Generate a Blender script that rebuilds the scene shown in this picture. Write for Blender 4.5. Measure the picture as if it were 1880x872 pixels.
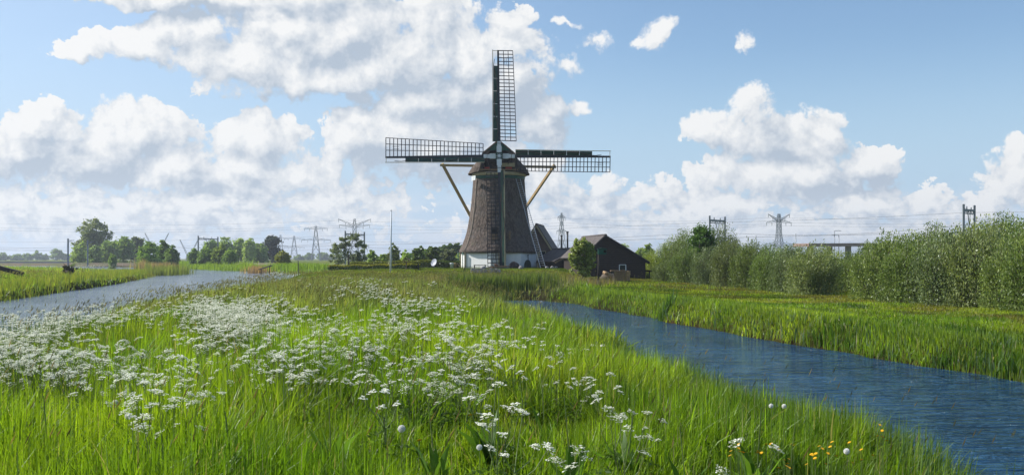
import bpy, math, random
import numpy as np
from mathutils import Vector

# ------------------------------------------------------------------ camera, world, sun, exposure
for o in list(bpy.data.objects):
    bpy.data.objects.remove(o)
SC = bpy.context.scene
COL = SC.collection
EYE = 2.6            # camera height above the water
F = 1828.0           # focal length in photograph pixels (1880 wide)
HX, HY = 940.0, 474.0

cam_d = bpy.data.cameras.new('camera')
cam_d.sensor_width = 36.0
cam_d.lens = 36.0 * F / 1880.0
cam_d.shift_y = (474.0 - 436.0) / 1880.0
cam_d.clip_start = 0.1
cam_d.clip_end = 20000
cam = bpy.data.objects.new('camera', cam_d)
COL.objects.link(cam)
cam.location = (0, 0, EYE)
cam.rotation_euler = (math.pi / 2, 0, 0)
SC.camera = cam

SUN = Vector((-0.77, 0.17, 0.60)).normalized()
sun_d = bpy.data.lights.new('sun', 'SUN')
sun_d.energy = 5.0
sun_d.angle = math.radians(0.53)
sun_d.color = (1.0, 0.955, 0.88)
sun = bpy.data.objects.new('sun', sun_d)
COL.objects.link(sun)
sun.rotation_euler = SUN.to_track_quat('Z', 'Y').to_euler()
sun.location = (-60, 30, 60)

SC.view_settings.view_transform = 'Standard'
SC.view_settings.look = 'None'
SC.view_settings.gamma = 1.0
SC.view_settings.exposure = 0.44
SC.view_settings.use_curve_mapping = False
cy = SC.cycles
cy.max_bounces = 6
cy.diffuse_bounces = 3
cy.glossy_bounces = 2
cy.transmission_bounces = 3
cy.transparent_max_bounces = 4
cy.volume_bounces = 0
cy.caustics_reflective = False
cy.caustics_refractive = False
cy.sample_clamp_indirect = 6.0
cy.use_adaptive_sampling = True
cy.adaptive_threshold = 0.015
cy.use_denoising = True


class NT:
    """tiny helper to write node maths"""
    def __init__(s, tree):
        s.t = tree
        s.n = tree.nodes
        s.l = tree.links

    def put(s, sock, v):
        if isinstance(v, bpy.types.NodeSocket):
            s.l.new(v, sock)
        elif v is not None:
            sock.default_value = v

    def node(s, typ, ins=None, **props):
        nd = s.n.new(typ)
        for k, v in props.items():
            setattr(nd, k, v)
        for k, v in (ins or {}).items():
            s.put(nd.inputs[k], v)
        return nd

    def m(s, op, a, b=None, c=None, clamp=False):
        nd = s.n.new('ShaderNodeMath')
        nd.operation = op
        nd.use_clamp = clamp
        s.put(nd.inputs[0], a)
        s.put(nd.inputs[1], b)
        s.put(nd.inputs[2], c)
        return nd.outputs[0]

    def v(s, op, a, b=None, c=None, scale=None):
        nd = s.n.new('ShaderNodeVectorMath')
        nd.operation = op
        s.put(nd.inputs[0], a)
        s.put(nd.inputs[1], b)
        s.put(nd.inputs[2], c)
        if scale is not None:
            s.put(nd.inputs['Scale'], scale)
        return nd.outputs['Value'] if op in ('LENGTH', 'DOT_PRODUCT', 'DISTANCE') else nd.outputs[0]

    def mix(s, f, a, b, mode='MIX'):
        nd = s.n.new('ShaderNodeMix')
        nd.data_type = 'RGBA'
        nd.blend_type = mode
        s.put(nd.inputs[0], f)
        s.put(nd.inputs[6], a)
        s.put(nd.inputs[7], b)
        return nd.outputs[2]

    def sstep(s, x, lo, hi, a=0.0, b=1.0):
        nd = s.n.new('ShaderNodeMapRange')
        nd.interpolation_type = 'SMOOTHSTEP'
        s.put(nd.inputs['Value'], x)
        s.put(nd.inputs['From Min'], lo)
        s.put(nd.inputs['From Max'], hi)
        s.put(nd.inputs['To Min'], a)
        s.put(nd.inputs['To Max'], b)
        return nd.outputs[0]

    def noise(s, vec, scale, detail=4, rough=0.5, dim='3D', lac=2.0, dist=0.0):
        nd = s.n.new('ShaderNodeTexNoise')
        nd.noise_dimensions = dim
        s.put(nd.inputs['Vector'], vec)
        s.put(nd.inputs['Scale'], scale)
        s.put(nd.inputs['Detail'], detail)
        s.put(nd.inputs['Roughness'], rough)
        s.put(nd.inputs['Lacunarity'], lac)
        s.put(nd.inputs['Distortion'], dist)
        return nd.outputs[0], nd.outputs[1]


# clouds by compass bearing: each (x, y, rx, ry) of this table becomes a bearing, an elevation and two angular radii
CLOUDS = [
    (566, 104, 75, 45), (990, 240, 50, 46), (985, 205, 50, 40), (135, 98, 55, 22), (240, 90, 90, 34), (330, 60, 95, 42), (440, 112, 135, 58), (520, 55, 130, 55), (640, 48, 130, 70),
    (590, 148, 120, 36), (720, 105, 120, 68), (800, 30, 90, 55), (870, 100, 80, 75), (935, 34, 42, 34), (955, 88, 46, 40),
    (905, 170, 95, 70), (800, 190, 150, 48), (690, 255, 100, 62), (820, 270, 130, 85), (395, 2, 340, 20),
    (60, 228, 82, 46), (20, 285, 150, 58), (250, 245, 125, 58), (180, 300, 190, 50), (330, 300, 90, 60), (470, 262, 92, 52), (545, 245, 26, 17),
    (440, 330, 150, 60), (120, 395, 260, 65), (380, 400, 220, 60), (525, 318, 38, 28), (610, 385, 150, 60), (610, 335, 45, 40),
    (985, 250, 38, 38), (985, 330, 70, 70), (1085, 372, 85, 52), (1040, 420, 200, 45),
    (1025, 49, 26, 10), (1085, 78, 44, 17), (1208, 70, 38, 27), (1172, 78, 22, 10), (1030, 118, 26, 15), (1053, 193, 20, 15), (1362, 72, 18, 20),
    (1388, 195, 38, 36), (1335, 245, 78, 42), (1440, 275, 120, 52), (1510, 240, 42, 38), (1590, 300, 75, 42), (1440, 335, 170, 52),
    (1205, 365, 42, 26), (1300, 385, 120, 46), (1560, 372, 130, 42), (1690, 375, 42, 34), (1480, 425, 420, 34),
    (1865, 292, 38, 30), (1860, 340, 80, 46), (1800, 385, 90, 34),
]
# grey undersides and shaded hearts of the clouds
GREY = [(830, 165, 150, 42), (960, 190, 110, 60), (700, 300, 90, 40), (400, 6, 400, 22), (130, 308, 170, 30), (800, 330, 170, 40),
        (1440, 245, 60, 34), (1540, 345, 130, 24), (1080, 385, 80, 26), (560, 190, 200, 16), (420, 330, 120, 18), (70, 270, 60, 26),
        (640, 110, 70, 26), (880, 250, 120, 45)]


def bearing(x, y, rx, ry):
    az = math.atan((x - HX) / F)
    el = math.atan((HY - y) / F * math.cos(az))
    return az, el, rx / F * math.cos(az) ** 2, ry / F * math.cos(az)


def blob_chain(T, vec, table, k):
    acc = None
    for b in table:
        az, el, ra, re = bearing(*b)
        q = T.v('MULTIPLY_ADD', vec, (1 / ra, 1 / re, 0.0), (-az / ra, -el / re, 0.0))
        d = T.v('LENGTH', q)
        if table is CLOUDS and b[2] < 50:
            d = T.m('MULTIPLY_ADD', d, 0.60, 0.40 if b[1] > 160 else 0.46)
        acc = d if acc is None else T.m('SMOOTH_MIN', acc, d, k)
    return acc


def cloud_group():
    g = bpy.data.node_groups.new('cloud_field', 'ShaderNodeTree')
    g.interface.new_socket('P', in_out='INPUT', socket_type='NodeSocketVector')
    g.interface.new_socket('D', in_out='OUTPUT', socket_type='NodeSocketFloat')
    g.interface.new_socket('Billow', in_out='OUTPUT', socket_type='NodeSocketFloat')
    T = NT(g)
    gi = T.n.new('NodeGroupInput')
    go = T.n.new('NodeGroupOutput')
    p = gi.outputs['P']
    _, wc = T.noise(p, 11.0, 4, 0.55, dim='2D')
    w = T.v('SUBTRACT', wc, (0.5, 0.5, 0.5))
    pw = T.v('MULTIPLY_ADD', w, (0.055, 0.04, 0.0), p)
    _, wf = T.noise(p, 52.0, 4, 0.6, dim='2D')
    pw = T.v('MULTIPLY_ADD', T.v('SUBTRACT', wf, (0.5, 0.5, 0.5)), (0.020, 0.017, 0.0), pw)
    f = blob_chain(T, pw, CLOUDS, 0.25)
    vo = T.n.new('ShaderNodeTexVoronoi')
    vo.voronoi_dimensions = '2D'
    vo.feature = 'SMOOTH_F1'
    vo.normalize = True
    T.put(vo.inputs['Vector'], T.v('MULTIPLY_ADD', w, (0.03, 0.03, 0.0), p))
    T.put(vo.inputs['Scale'], 30.0)
    T.put(vo.inputs['Detail'], 4.0)
    T.put(vo.inputs['Roughness'], 0.62)
    T.put(vo.inputs['Smoothness'], 0.6)
    bil = T.m('MULTIPLY', T.m('SUBTRACT', 0.30, vo.outputs['Distance']), 2.2)
    sp_ = T.n.new('ShaderNodeSeparateXYZ')
    T.l.new(p, sp_.inputs[0])
    vo2 = T.n.new('ShaderNodeTexVoronoi')
    vo2.voronoi_dimensions = '2D'
    vo2.feature = 'SMOOTH_F1'
    vo2.normalize = True
    T.put(vo2.inputs['Vector'], T.v('MULTIPLY', T.v('MULTIPLY_ADD', w, (0.03, 0.03, 0.0), p), (1, 1.5, 1)))
    T.put(vo2.inputs['Scale'], 62.0)
    T.put(vo2.inputs['Detail'], 3.0)
    T.put(vo2.inputs['Roughness'], 0.6)
    T.put(vo2.inputs['Smoothness'], 0.6)
    lowm = T.sstep(sp_.outputs[1], 0.015, 0.115, 1.0, 0.0)
    bil = T.m('ADD', bil, T.m('MULTIPLY', lowm, T.m('MULTIPLY', T.m('SUBTRACT', 0.27, vo2.outputs['Distance']), 3.4)))
    n1, _ = T.noise(p, 30.0, 9, 0.66, dim='2D')
    fb = T.m('SUBTRACT', n1, 0.5)
    d = T.m('SUBTRACT', 1.12, f)
    d = T.m('MULTIPLY_ADD', bil, 0.75, d)
    d = T.m('MULTIPLY_ADD', fb, 0.65, d)
    T.l.new(d, go.inputs['D'])
    T.l.new(T.m('MULTIPLY_ADD', fb, 1.4, bil), go.inputs['Billow'])
    return g


def build_world():
    w = bpy.data.worlds.new('World')
    SC.world = w
    w.use_nodes = True
    T = NT(w.node_tree)
    T.n.clear()
    out = T.n.new('ShaderNodeOutputWorld')
    bg = T.n.new('ShaderNodeBackground')
    bg.inputs['Strength'].default_value = 0.115
    T.l.new(bg.outputs[0], out.inputs[0])
    sky = T.n.new('ShaderNodeTexSky')
    sky.sky_type = 'NISHITA'
    sky.sun_disc = False
    sky.sun_elevation = math.asin(SUN.z)
    sky.sun_rotation = math.atan2(SUN.x, SUN.y)
    sky.air_density = 1.0
    sky.dust_density = 0.6
    sky.ozone_density = 2.2
    tc = T.n.new('ShaderNodeTexCoord')
    dirv = T.v('NORMALIZE', tc.outputs['Generated'])
    sx = T.n.new('ShaderNodeSeparateXYZ')
    T.l.new(dirv, sx.inputs[0])
    az = T.m('ARCTAN2', sx.outputs[0], sx.outputs[1])
    el = T.m('ARCSINE', sx.outputs[2])
    cb = T.n.new('ShaderNodeCombineXYZ')
    T.l.new(az, cb.inputs[0])
    T.l.new(el, cb.inputs[1])
    p = cb.outputs[0]
    g = cloud_group()

    def field(pv):
        nd = T.n.new('ShaderNodeGroup')
        nd.node_tree = g
        T.put(nd.inputs[0], pv)
        return nd.outputs[0], nd.outputs[1]
    d0, b0 = field(p)
    p1 = T.v('ADD', p, (-0.011, 0.014, 0.0))
    d1, b1 = field(p1)
    # soft lower edges, crisp tops: width of the edge grows where the cloud thins towards its base
    edge = T.sstep(T.m('SUBTRACT', d0, d1), -0.35, 0.20, 0.36, 0.09)
    _, ec = T.noise(p, 9.0, 2, 0.5, dim='2D')
    es = T.n.new('ShaderNodeSeparateXYZ')
    T.l.new(ec, es.inputs[0])
    edge = T.m('ADD', edge, T.sstep(es.outputs[1], 0.48, 0.62, 0.0, 0.14))
    edge = T.m('ADD', edge, T.m('MULTIPLY', T.sstep(az, 0.015, 0.05, 0.0, 0.26), T.sstep(el, 0.125, 0.15)))
    alpha = T.sstep(T.m('DIVIDE', T.m('SUBTRACT', d0, 0.02), edge), 0.0, 1.0)
    lit = T.m('SUBTRACT', d0, d1)
    L = T.m('MULTIPLY_ADD', lit, 0.75, 0.62)
    L = T.m('MULTIPLY_ADD', T.m('SUBTRACT', b0, b1), 0.26, L)
    _, wc = T.noise(p, 14.0, 3, 0.5, dim='2D')
    pw = T.v('MULTIPLY_ADD', T.v('SUBTRACT', wc, (0.5, 0.5, 0.5)), (0.06, 0.05, 0), p)
    gr = blob_chain(T, pw, GREY, 0.25)
    grey = T.sstep(gr, 0.35, 1.35, 0.50, 0.0)
    L = T.m('SUBTRACT', L, grey)
    L = T.m('MINIMUM', T.m('MAXIMUM', L, 0.0), 1.0)
    cs = (3.0, 3.5, 4.15, 1)
    cl = (6.15, 6.15, 6.1, 1)
    ccol = T.mix(L, cs, cl)
    skyc = T.mix(1.0, sky.outputs[0], (0.84, 0.91, 0.95, 1), 'MULTIPLY')
    # pale layer of far small clouds down at the horizon
    low = T.sstep(el, 0.02, 0.22, 0.95, 0.0)
    ln, _ = T.noise(T.v('MULTIPLY', p, (1, 2.6, 1)), 22.0, 6, 0.55, dim='2D')
    skyc = T.mix(low, skyc, (3.1, 4.25, 5.5, 1))
    puff = T.m('MULTIPLY', T.sstep(el, 0.03, 0.075, 1.0, 0.0), T.sstep(ln, 0.40, 0.58, 0.15, 0.9))
    skyc = T.mix(puff, skyc, (4.9, 5.25, 5.7, 1))
    # left of the view the sky is milkier (towards the sun)
    veil = T.sstep(az, -0.55, 0.25, 0.42, 0.0)
    skyc = T.mix(veil, skyc, (3.9, 4.75, 5.9, 1))
    hz = T.sstep(el, 0.0, 0.10, 0.28, 0.0)
    ccol = T.mix(hz, ccol, (4.7, 5.1, 5.6, 1))
    fin = T.mix(T.m('MULTIPLY', alpha, 0.97), skyc, ccol)
    T.l.new(fin, bg.inputs['Color'])
    w.cycles.sampling_method = 'MANUAL'
    w.cycles.sample_map_resolution = 512


build_world()
#@@SKYEND

# ------------------------------------------------------------------ helpers
rng = np.random.default_rng(7)
random.seed(7)


def P(px, py, Y):
    return Vector(((px - HX) / F * Y, Y, EYE - (py - HY) / F * Y))


def tag(o, label=None, cat=None, group=None, kind=None):
    if label: o['label'] = label
    if cat: o['category'] = cat
    if group: o['group'] = group
    if kind: o['kind'] = kind
    return o


def empty(name, loc=(0, 0, 0), rz=0.0):
    o = bpy.data.objects.new(name, None)
    COL.objects.link(o)
    o.location = loc
    o.rotation_euler = (0, 0, rz)
    o.empty_display_size = 0.3
    return o


def link(name, me, parent=None):
    o = bpy.data.objects.new(name, me)
    COL.objects.link(o)
    if parent:
        o.parent = parent
    return o


def copy_tree(o, parent=None):
    c = o.copy()
    COL.objects.link(c)
    c.parent = parent
    for ch in o.children:
        copy_tree(ch, c)
    return c


def rawmesh(name, V, faces, mats, col=None, smooth=False):
    """V (N,3); faces: list of (M,k) index arrays"""
    me = bpy.data.meshes.new(name)
    V = np.asarray(V, dtype=np.float32)
    me.vertices.add(len(V))
    me.vertices.foreach_set('co', V.ravel())
    idx = np.concatenate([f.ravel() for f in faces]).astype(np.int32)
    tot = np.concatenate([np.full(len(f), f.shape[1], np.int32) for f in faces])
    start = np.concatenate([[0], np.cumsum(tot)[:-1]]).astype(np.int32)
    me.loops.add(len(idx))
    me.loops.foreach_set('vertex_index', idx)
    me.polygons.add(len(tot))
    me.polygons.foreach_set('loop_start', start)
    me.polygons.foreach_set('loop_total', tot)
    if smooth:
        me.polygons.foreach_set('use_smooth', np.ones(len(tot), bool))
    if col is not None:
        a = me.color_attributes.new('tint', 'FLOAT_COLOR', 'POINT')
        c4 = np.ones((len(V), 4), np.float32)
        c4[:, :3] = col
        a.data.foreach_set('color', c4.ravel())
    me.materials.append(mats)
    me.update(calc_edges=True)
    return me


class MB:
    """collects boxes, beams and tubes for ONE mesh"""
    def __init__(s):
        s.v = []
        s.f = []
        s.sm = []

    def add(s, vs, fs, smooth=False):
        b = len(s.v)
        s.v += [tuple(v) for v in vs]
        s.f += [tuple(b + i for i in f) for f in fs]
        s.sm += [smooth] * len(fs)
        return s

    def box(s, lo, hi):
        x0, y0, z0 = lo
        x1, y1, z1 = hi
        return s.add([(x0, y0, z0), (x1, y0, z0), (x1, y1, z0), (x0, y1, z0), (x0, y0, z1), (x1, y0, z1), (x1, y1, z1), (x0, y1, z1)],
                     [(0, 3, 2, 1), (4, 5, 6, 7), (0, 1, 5, 4), (1, 2, 6, 5), (2, 3, 7, 6), (3, 0, 4, 7)])

    def beam(s, a, b, w, h=None, up=(0, 0, 1), w2=None):
        """rectangular bar from a to b: w across, h along up"""
        a, b, up = Vector(a), Vector(b), Vector(up)
        h = w if h is None else h
        d = (b - a).normalized()
        if abs(d.dot(up)) > 0.99:
            up = Vector((0, 1, 0))
        sx = d.cross(up).normalized()
        uz = sx.cross(d).normalized()
        k = 1.0 if w2 is None else w2 / w
        vs = []
        for q, m in ((a, 1.0), (b, k)):
            for i, j in ((-1, -1), (1, -1), (1, 1), (-1, 1)):
                vs.append(q + sx * (i * w * m / 2) + uz * (j * h * m / 2))
        return s.add(vs, [(3, 2, 1, 0), (4, 5, 6, 7), (0, 1, 5, 4), (1, 2, 6, 5), (2, 3, 7, 6), (3, 0, 4, 7)])

    def tube(s, pts, r, n=6, r1=None, cap=True):
        pts = [Vector(p) for p in pts]
        m = len(pts)
        rs = r if isinstance(r, (list, tuple)) else [r + ((r1 if r1 is not None else r) - r) * i / (m - 1) for i in range(m)]
        vs = []
        up = Vector((0.13, 0.21, 0.97))
        for i, p in enumerate(pts):
            d = (pts[min(i + 1, m - 1)] - pts[max(i - 1, 0)]).normalized()
            u = up if abs(d.dot(up)) < 0.95 else Vector((1, 0, 0))
            sx = d.cross(u).normalized()
            uy = sx.cross(d)
            for k in range(n):
                t = 2 * math.pi * k / n
                vs.append(p + (sx * math.cos(t) + uy * math.sin(t)) * rs[i])
        fs = []
        for i in range(m - 1):
            for k in range(n):
                k2 = (k + 1) % n
                fs.append((i * n + k, i * n + k2, (i + 1) * n + k2, (i + 1) * n + k))
        if cap:
            fs.append(tuple(range(n - 1, -1, -1)))
            fs.append(tuple((m - 1) * n + k for k in range(n)))
        return s.add(vs, fs, n > 5)

    def prism(s, poly, y0, y1):
        """poly of (x, z), extruded along y"""
        n = len(poly)
        vs = [(x, y0, z) for x, z in poly] + [(x, y1, z) for x, z in poly]
        fs = [tuple(range(n)), tuple(range(2 * n - 1, n - 1, -1))]
        for i in range(n):
            j = (i + 1) % n
            fs.append((j, i, n + i, n + j))
        return s.add(vs, fs)

    def quad(s, a, b, c, d):
        return s.add([a, b, c, d], [(0, 1, 2, 3)])

    def mesh(s, name, mat):
        me = bpy.data.meshes.new(name)
        me.from_pydata(s.v, [], s.f)
        me.polygons.foreach_set('use_smooth', s.sm)
        me.materials.append(mat)
        me.update()
        return me

    def build(s, name, mat, parent=None):
        return link(name, s.mesh(name, mat), parent)


# 2D value noise for laying out terrain and plants
_perm = rng.random((256, 256))


def vnoise(x, y, s=1.0, o=0):
    x = np.asarray(x) / s + 37.2 * o + 500
    y = np.asarray(y) / s + 11.7 * o + 500
    xi, yi = np.floor(x).astype(int), np.floor(y).astype(int)
    fx, fy = x - xi, y - yi
    fx = fx * fx * (3 - 2 * fx)
    fy = fy * fy * (3 - 2 * fy)
    g = lambda i, j: _perm[i % 256, j % 256]
    return (g(xi, yi) * (1 - fx) * (1 - fy) + g(xi + 1, yi) * fx * (1 - fy) + g(xi, yi + 1) * (1 - fx) * fy + g(xi + 1, yi + 1) * fx * fy)


def fbm(x, y, s, o=0, n=4):
    t, a, w = 0, 0.5, 0
    for i in range(n):
        t = t + a * vnoise(x, y, s / 2 ** i, o + i * 3)
        w += a
        a *= 0.5
    return t / w


def sst(x, a, b):
    t = np.clip((np.asarray(x) - a) / (b - a), 0, 1)
    return t * t * (3 - 2 * t)


# ------------------------------------------------------------------ materials
def newmat(name):
    m = bpy.data.materials.new(name)
    m.use_nodes = True
    T = NT(m.node_tree)
    b = T.n['Principled BSDF']
    return m, T, b


def surf(name, c1, c2=None, scale=6.0, rough=0.8, stretch=(1, 1, 1), bump=0.0, bscale=None, metal=0.0, spec=0.3, detail=5, var=0.0):
    m, T, b = newmat(name)
    tc = T.n.new('ShaderNodeTexCoord')
    vec = T.v('MULTIPLY', tc.outputs['Object'], stretch)
    n, _ = T.noise(vec, scale, detail, 0.6)
    f = T.sstep(n, 0.3, 0.7)
    c = T.mix(f, (*c1, 1), (*(c2 or [q * 0.7 for q in c1]), 1))
    if var:
        oi = T.n.new('ShaderNodeObjectInfo')
        k = T.m('MULTIPLY_ADD', oi.outputs['Random'], 2 * var, 1 - var)
        c = T.mix(1.0, c, T.v('SCALE', (1, 1, 1), scale=k), 'MULTIPLY')
    T.put(b.inputs['Base Color'], c)
    b.inputs['Roughness'].default_value = rough
    b.inputs['Metallic'].default_value = metal
    b.inputs['Specular IOR Level'].default_value = spec
    if bump:
        n2, _ = T.noise(vec, bscale or scale * 3, 6, 0.65)
        bp = T.node('ShaderNodeBump', {'Strength': 1.0, 'Distance': bump, 'Height': n2})
        T.put(b.inputs['Normal'], bp.outputs[0])
    return m


def foliage_mat(name, trans=0.45, gloss=0.12, tcol=(1.25, 1.35, 0.55), objvar=0.12, rough=0.45):
    """leaf or blade: own colour from the mesh attribute 'tint', some light passes through"""
    m = bpy.data.materials.new(name)
    m.use_nodes = True
    T = NT(m.node_tree)
    T.n.clear()
    out = T.n.new('ShaderNodeOutputMaterial')
    at = T.n.new('ShaderNodeAttribute')
    at.attribute_name = 'tint'
    oi = T.n.new('ShaderNodeObjectInfo')
    k = T.m('MULTIPLY_ADD', oi.outputs['Random'], 2 * objvar, 1 - objvar)
    c = T.v('SCALE', at.outputs['Color'], scale=k)
    df = T.node('ShaderNodeBsdfDiffuse', {'Color': c})
    tr = T.node('ShaderNodeBsdfTranslucent', {'Color': T.v('MULTIPLY', c, tcol)})
    gl = T.node('ShaderNodeBsdfGlossy', {'Color': (0.8, 0.85, 0.8, 1), 'Roughness': rough})
    mx = T.node('ShaderNodeMixShader', {0: trans, 1: df.outputs[0], 2: tr.outputs[0]})
    fr = T.node('ShaderNodeFresnel', {'IOR': 1.4})
    mx2 = T.node('ShaderNodeMixShader', {0: T.m('MULTIPLY', fr.outputs[0], gloss * 4, clamp=True), 1: mx.outputs[0], 2: gl.outputs[0]})
    T.l.new(mx2.outputs[0], out.inputs[0])
    return m


M = {}
M['grass'] = foliage_mat('grass_blade', 0.58, 0.012, (1.42, 1.40, 0.5), 0.0, 0.5)
M['leaf'] = foliage_mat('tree_leaf', 0.34, 0.02, (1.3, 1.35, 0.55), 0.22, 0.5)
M['far_leaf'] = foliage_mat('far_tree_leaf', 0.42, 0.01, (1.25, 1.3, 0.6), 0.10, 0.6)
M['petal'] = foliage_mat('white_petal', 0.22, 0.0, (1.0, 1.0, 0.95), 0.03, 0.6)
M['bark'] = surf('bark', (0.16, 0.13, 0.10), (0.07, 0.055, 0.04), 5, 0.95, (1, 1, 0.3), 0.03)
M['stem'] = surf('green_stem', (0.10, 0.17, 0.04), (0.14, 0.16, 0.05), 8, 0.6)
M['darkwood'] = surf('dark_weathered_wood', (0.035, 0.03, 0.026), (0.016, 0.013, 0.012), 4, 0.85, (1, 1, 0.2), 0.01, 20)
M['tan'] = surf('ochre_painted_wood', (0.44, 0.31, 0.14), (0.34, 0.23, 0.10), 3, 0.6, (1, 1, 1), 0.004, 12)
M['cream'] = surf('cream_painted_wood', (0.50, 0.42, 0.26), (0.40, 0.33, 0.20), 3, 0.65)
M['green'] = surf('dark_green_paint', (0.008, 0.055, 0.035), (0.006, 0.035, 0.024), 3, 0.45)
M['teal'] = surf('teal_green_paint', (0.01, 0.10, 0.062), (0.008, 0.07, 0.045), 3, 0.45)
M['stock'] = surf('blue_black_steel_paint', (0.018, 0.022, 0.035), (0.012, 0.014, 0.022), 2, 0.4)
M['lath'] = surf('lattice_wood', (0.022, 0.020, 0.026), (0.014, 0.013, 0.018), 5, 0.7)
M['white'] = surf('white_paint', (0.72, 0.75, 0.76), (0.60, 0.63, 0.65), 2, 0.5)
M['sailcloth'] = surf('rolled_rope', (0.09, 0.06, 0.05), (0.05, 0.035, 0.03), 10, 0.9)
M['grey_metal'] = surf('galvanised_steel', (0.30, 0.32, 0.34), (0.22, 0.24, 0.26), 5, 0.5, metal=0.3)
M['alu'] = surf('aluminium', (0.40, 0.42, 0.45), (0.30, 0.32, 0.35), 6, 0.45, metal=0.4)
M['pylon'] = surf('pylon_steel', (0.20, 0.22, 0.24), (0.14, 0.16, 0.18), 0.4, 0.6)
M['wire'] = surf('wire', (0.06, 0.065, 0.07), None, 1, 0.6)
M['stone'] = surf('grey_stone', (0.36, 0.34, 0.33), (0.24, 0.22, 0.22), 6, 0.9, bump=0.01)
M['log'] = surf('cut_log', (0.42, 0.29, 0.16), (0.28, 0.18, 0.10), 8, 0.9, var=0.25)
M['plank'] = surf('raw_timber', (0.26, 0.17, 0.095), (0.17, 0.11, 0.065), 6, 0.85, (1, 1, 5), var=0.2)
M['red'] = surf('red_paint', (0.40, 0.035, 0.02), (0.3, 0.03, 0.02), 4, 0.6)
M['dark'] = surf('dark_interior', (0.012, 0.010, 0.009), None, 2, 0.9)  # near-black colour stands in for the shade inside openings
M['glass'] = surf('window_glass', (0.02, 0.03, 0.035), None, 1, 0.06, spec=0.6)
M['concrete'] = surf('concrete', (0.33, 0.30, 0.28), (0.24, 0.22, 0.20), 0.5, 0.9)
M['terracotta'] = surf('terracotta', (0.30, 0.13, 0.08), (0.24, 0.10, 0.06), 5, 0.8)
M['pipe'] = surf('black_pipe', (0.02, 0.02, 0.022), None, 3, 0.5)
M['yellow'] = surf('yellow_petal', (0.75, 0.45, 0.01), (0.70, 0.36, 0.005), 9, 0.6)
M['fluff'] = surf('seed_fluff', (0.62, 0.62, 0.58), (0.5, 0.5, 0.47), 40, 0.9)


def thatch_mat():
    m, T, b = newmat('reed_thatch')
    tc = T.n.new('ShaderNodeTexCoord')
    ob = tc.outputs['Object']
    n1, _ = T.noise(T.v('MULTIPLY', ob, (1, 1, 0.42)), 6.5, 8, 0.78)
    n2, _ = T.noise(ob, 0.9, 5, 0.6)
    n3, _ = T.noise(T.v('MULTIPLY', ob, (1, 1, 0.6)), 3.2, 4, 0.6)
    c = T.mix(T.sstep(n1, 0.30, 0.70), (0.024, 0.018, 0.015, 1), (0.215, 0.172, 0.145, 1))
    c = T.mix(T.sstep(n2, 0.42, 0.70, 0, 0.55), c, (0.105, 0.10, 0.098, 1))
    c = T.mix(T.sstep(n3, 0.55, 0.75, 0, 0.4), c, (0.16, 0.105, 0.07, 1))
    n4, _ = T.noise(T.v('MULTIPLY', ob, (1, 1, 0.18)), 2.4, 4, 0.6)
    c = T.mix(T.sstep(n4, 0.50, 0.68, 0, 0.6), c, (0.045, 0.037, 0.035, 1))
    n5, _ = T.noise(T.v('MULTIPLY', ob, (0.5, 0.5, 1)), 1.3, 5, 0.7)
    c = T.mix(T.sstep(n5, 0.58, 0.72, 0, 0.5), c, (0.115, 0.120, 0.075, 1))
    T.put(b.inputs['Base Color'], c)
    b.inputs['Roughness'].default_value = 1.0
    b.inputs['Specular IOR Level'].default_value = 0.05
    h = T.m('MULTIPLY_ADD', n3, 1.2, n1)
    bp = T.node('ShaderNodeBump', {'Strength': 1.0, 'Distance': 0.11, 'Height': h})
    T.put(b.inputs['Normal'], bp.outputs[0])
    return m


def wall_mat():
    m, T, b = newmat('whitewashed_wall')
    tc = T.n.new('ShaderNodeTexCoord')
    ob = tc.outputs['Object']
    sz = T.n.new('ShaderNodeSeparateXYZ')
    T.l.new(ob, sz.inputs[0])
    n, _ = T.noise(T.v('MULTIPLY', ob, (1, 1, 0.3)), 2.5, 6, 0.65)
    n2, _ = T.noise(ob, 9, 5, 0.6)
    c = T.mix(T.sstep(n, 0.45, 0.75, 0, 0.5), (0.78, 0.78, 0.76, 1), (0.55, 0.56, 0.53, 1))
    c = T.mix(T.sstep(T.m('MULTIPLY_ADD', n2, 0.5, sz.outputs[2]), 0.65, 0.30, 0, 0.75), c, (0.22, 0.24, 0.16, 1))
    T.put(b.inputs['Base Color'], c)
    b.inputs['Roughness'].default_value = 0.85
    bp = T.node('ShaderNodeBump', {'Strength': 0.6, 'Distance': 0.01, 'Height': n2})
    T.put(b.inputs['Normal'], bp.outputs[0])
    return m


def brick_mat():
    m, T, b = newmat('brown_brick')
    tc = T.n.new('ShaderNodeTexCoord')
    ob = tc.outputs['Object']
    sp = T.n.new('ShaderNodeSeparateXYZ')
    T.l.new(ob, sp.inputs[0])
    cb = T.n.new('ShaderNodeCombineXYZ')
    T.l.new(T.m('ADD', sp.outputs[0], sp.outputs[1]), cb.inputs[0])
    T.l.new(sp.outputs[2], cb.inputs[1])
    br = T.node('ShaderNodeTexBrick', {'Vector': cb.outputs[0], 'Color1': (0.17, 0.085, 0.055, 1), 'Color2': (0.11, 0.06, 0.045, 1),
                                       'Mortar': (0.26, 0.23, 0.20, 1), 'Scale': 1.0, 'Mortar Size': 0.008, 'Brick Width': 0.22, 'Row Height': 0.075})
    n, _ = T.noise(ob, 2, 4, 0.6)
    T.put(b.inputs['Base Color'], T.mix(T.sstep(n, 0.4, 0.7, 0, 0.5), br.outputs[0], (0.10, 0.07, 0.055, 1)))
    b.inputs['Roughness'].default_value = 0.9
    return m


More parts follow.
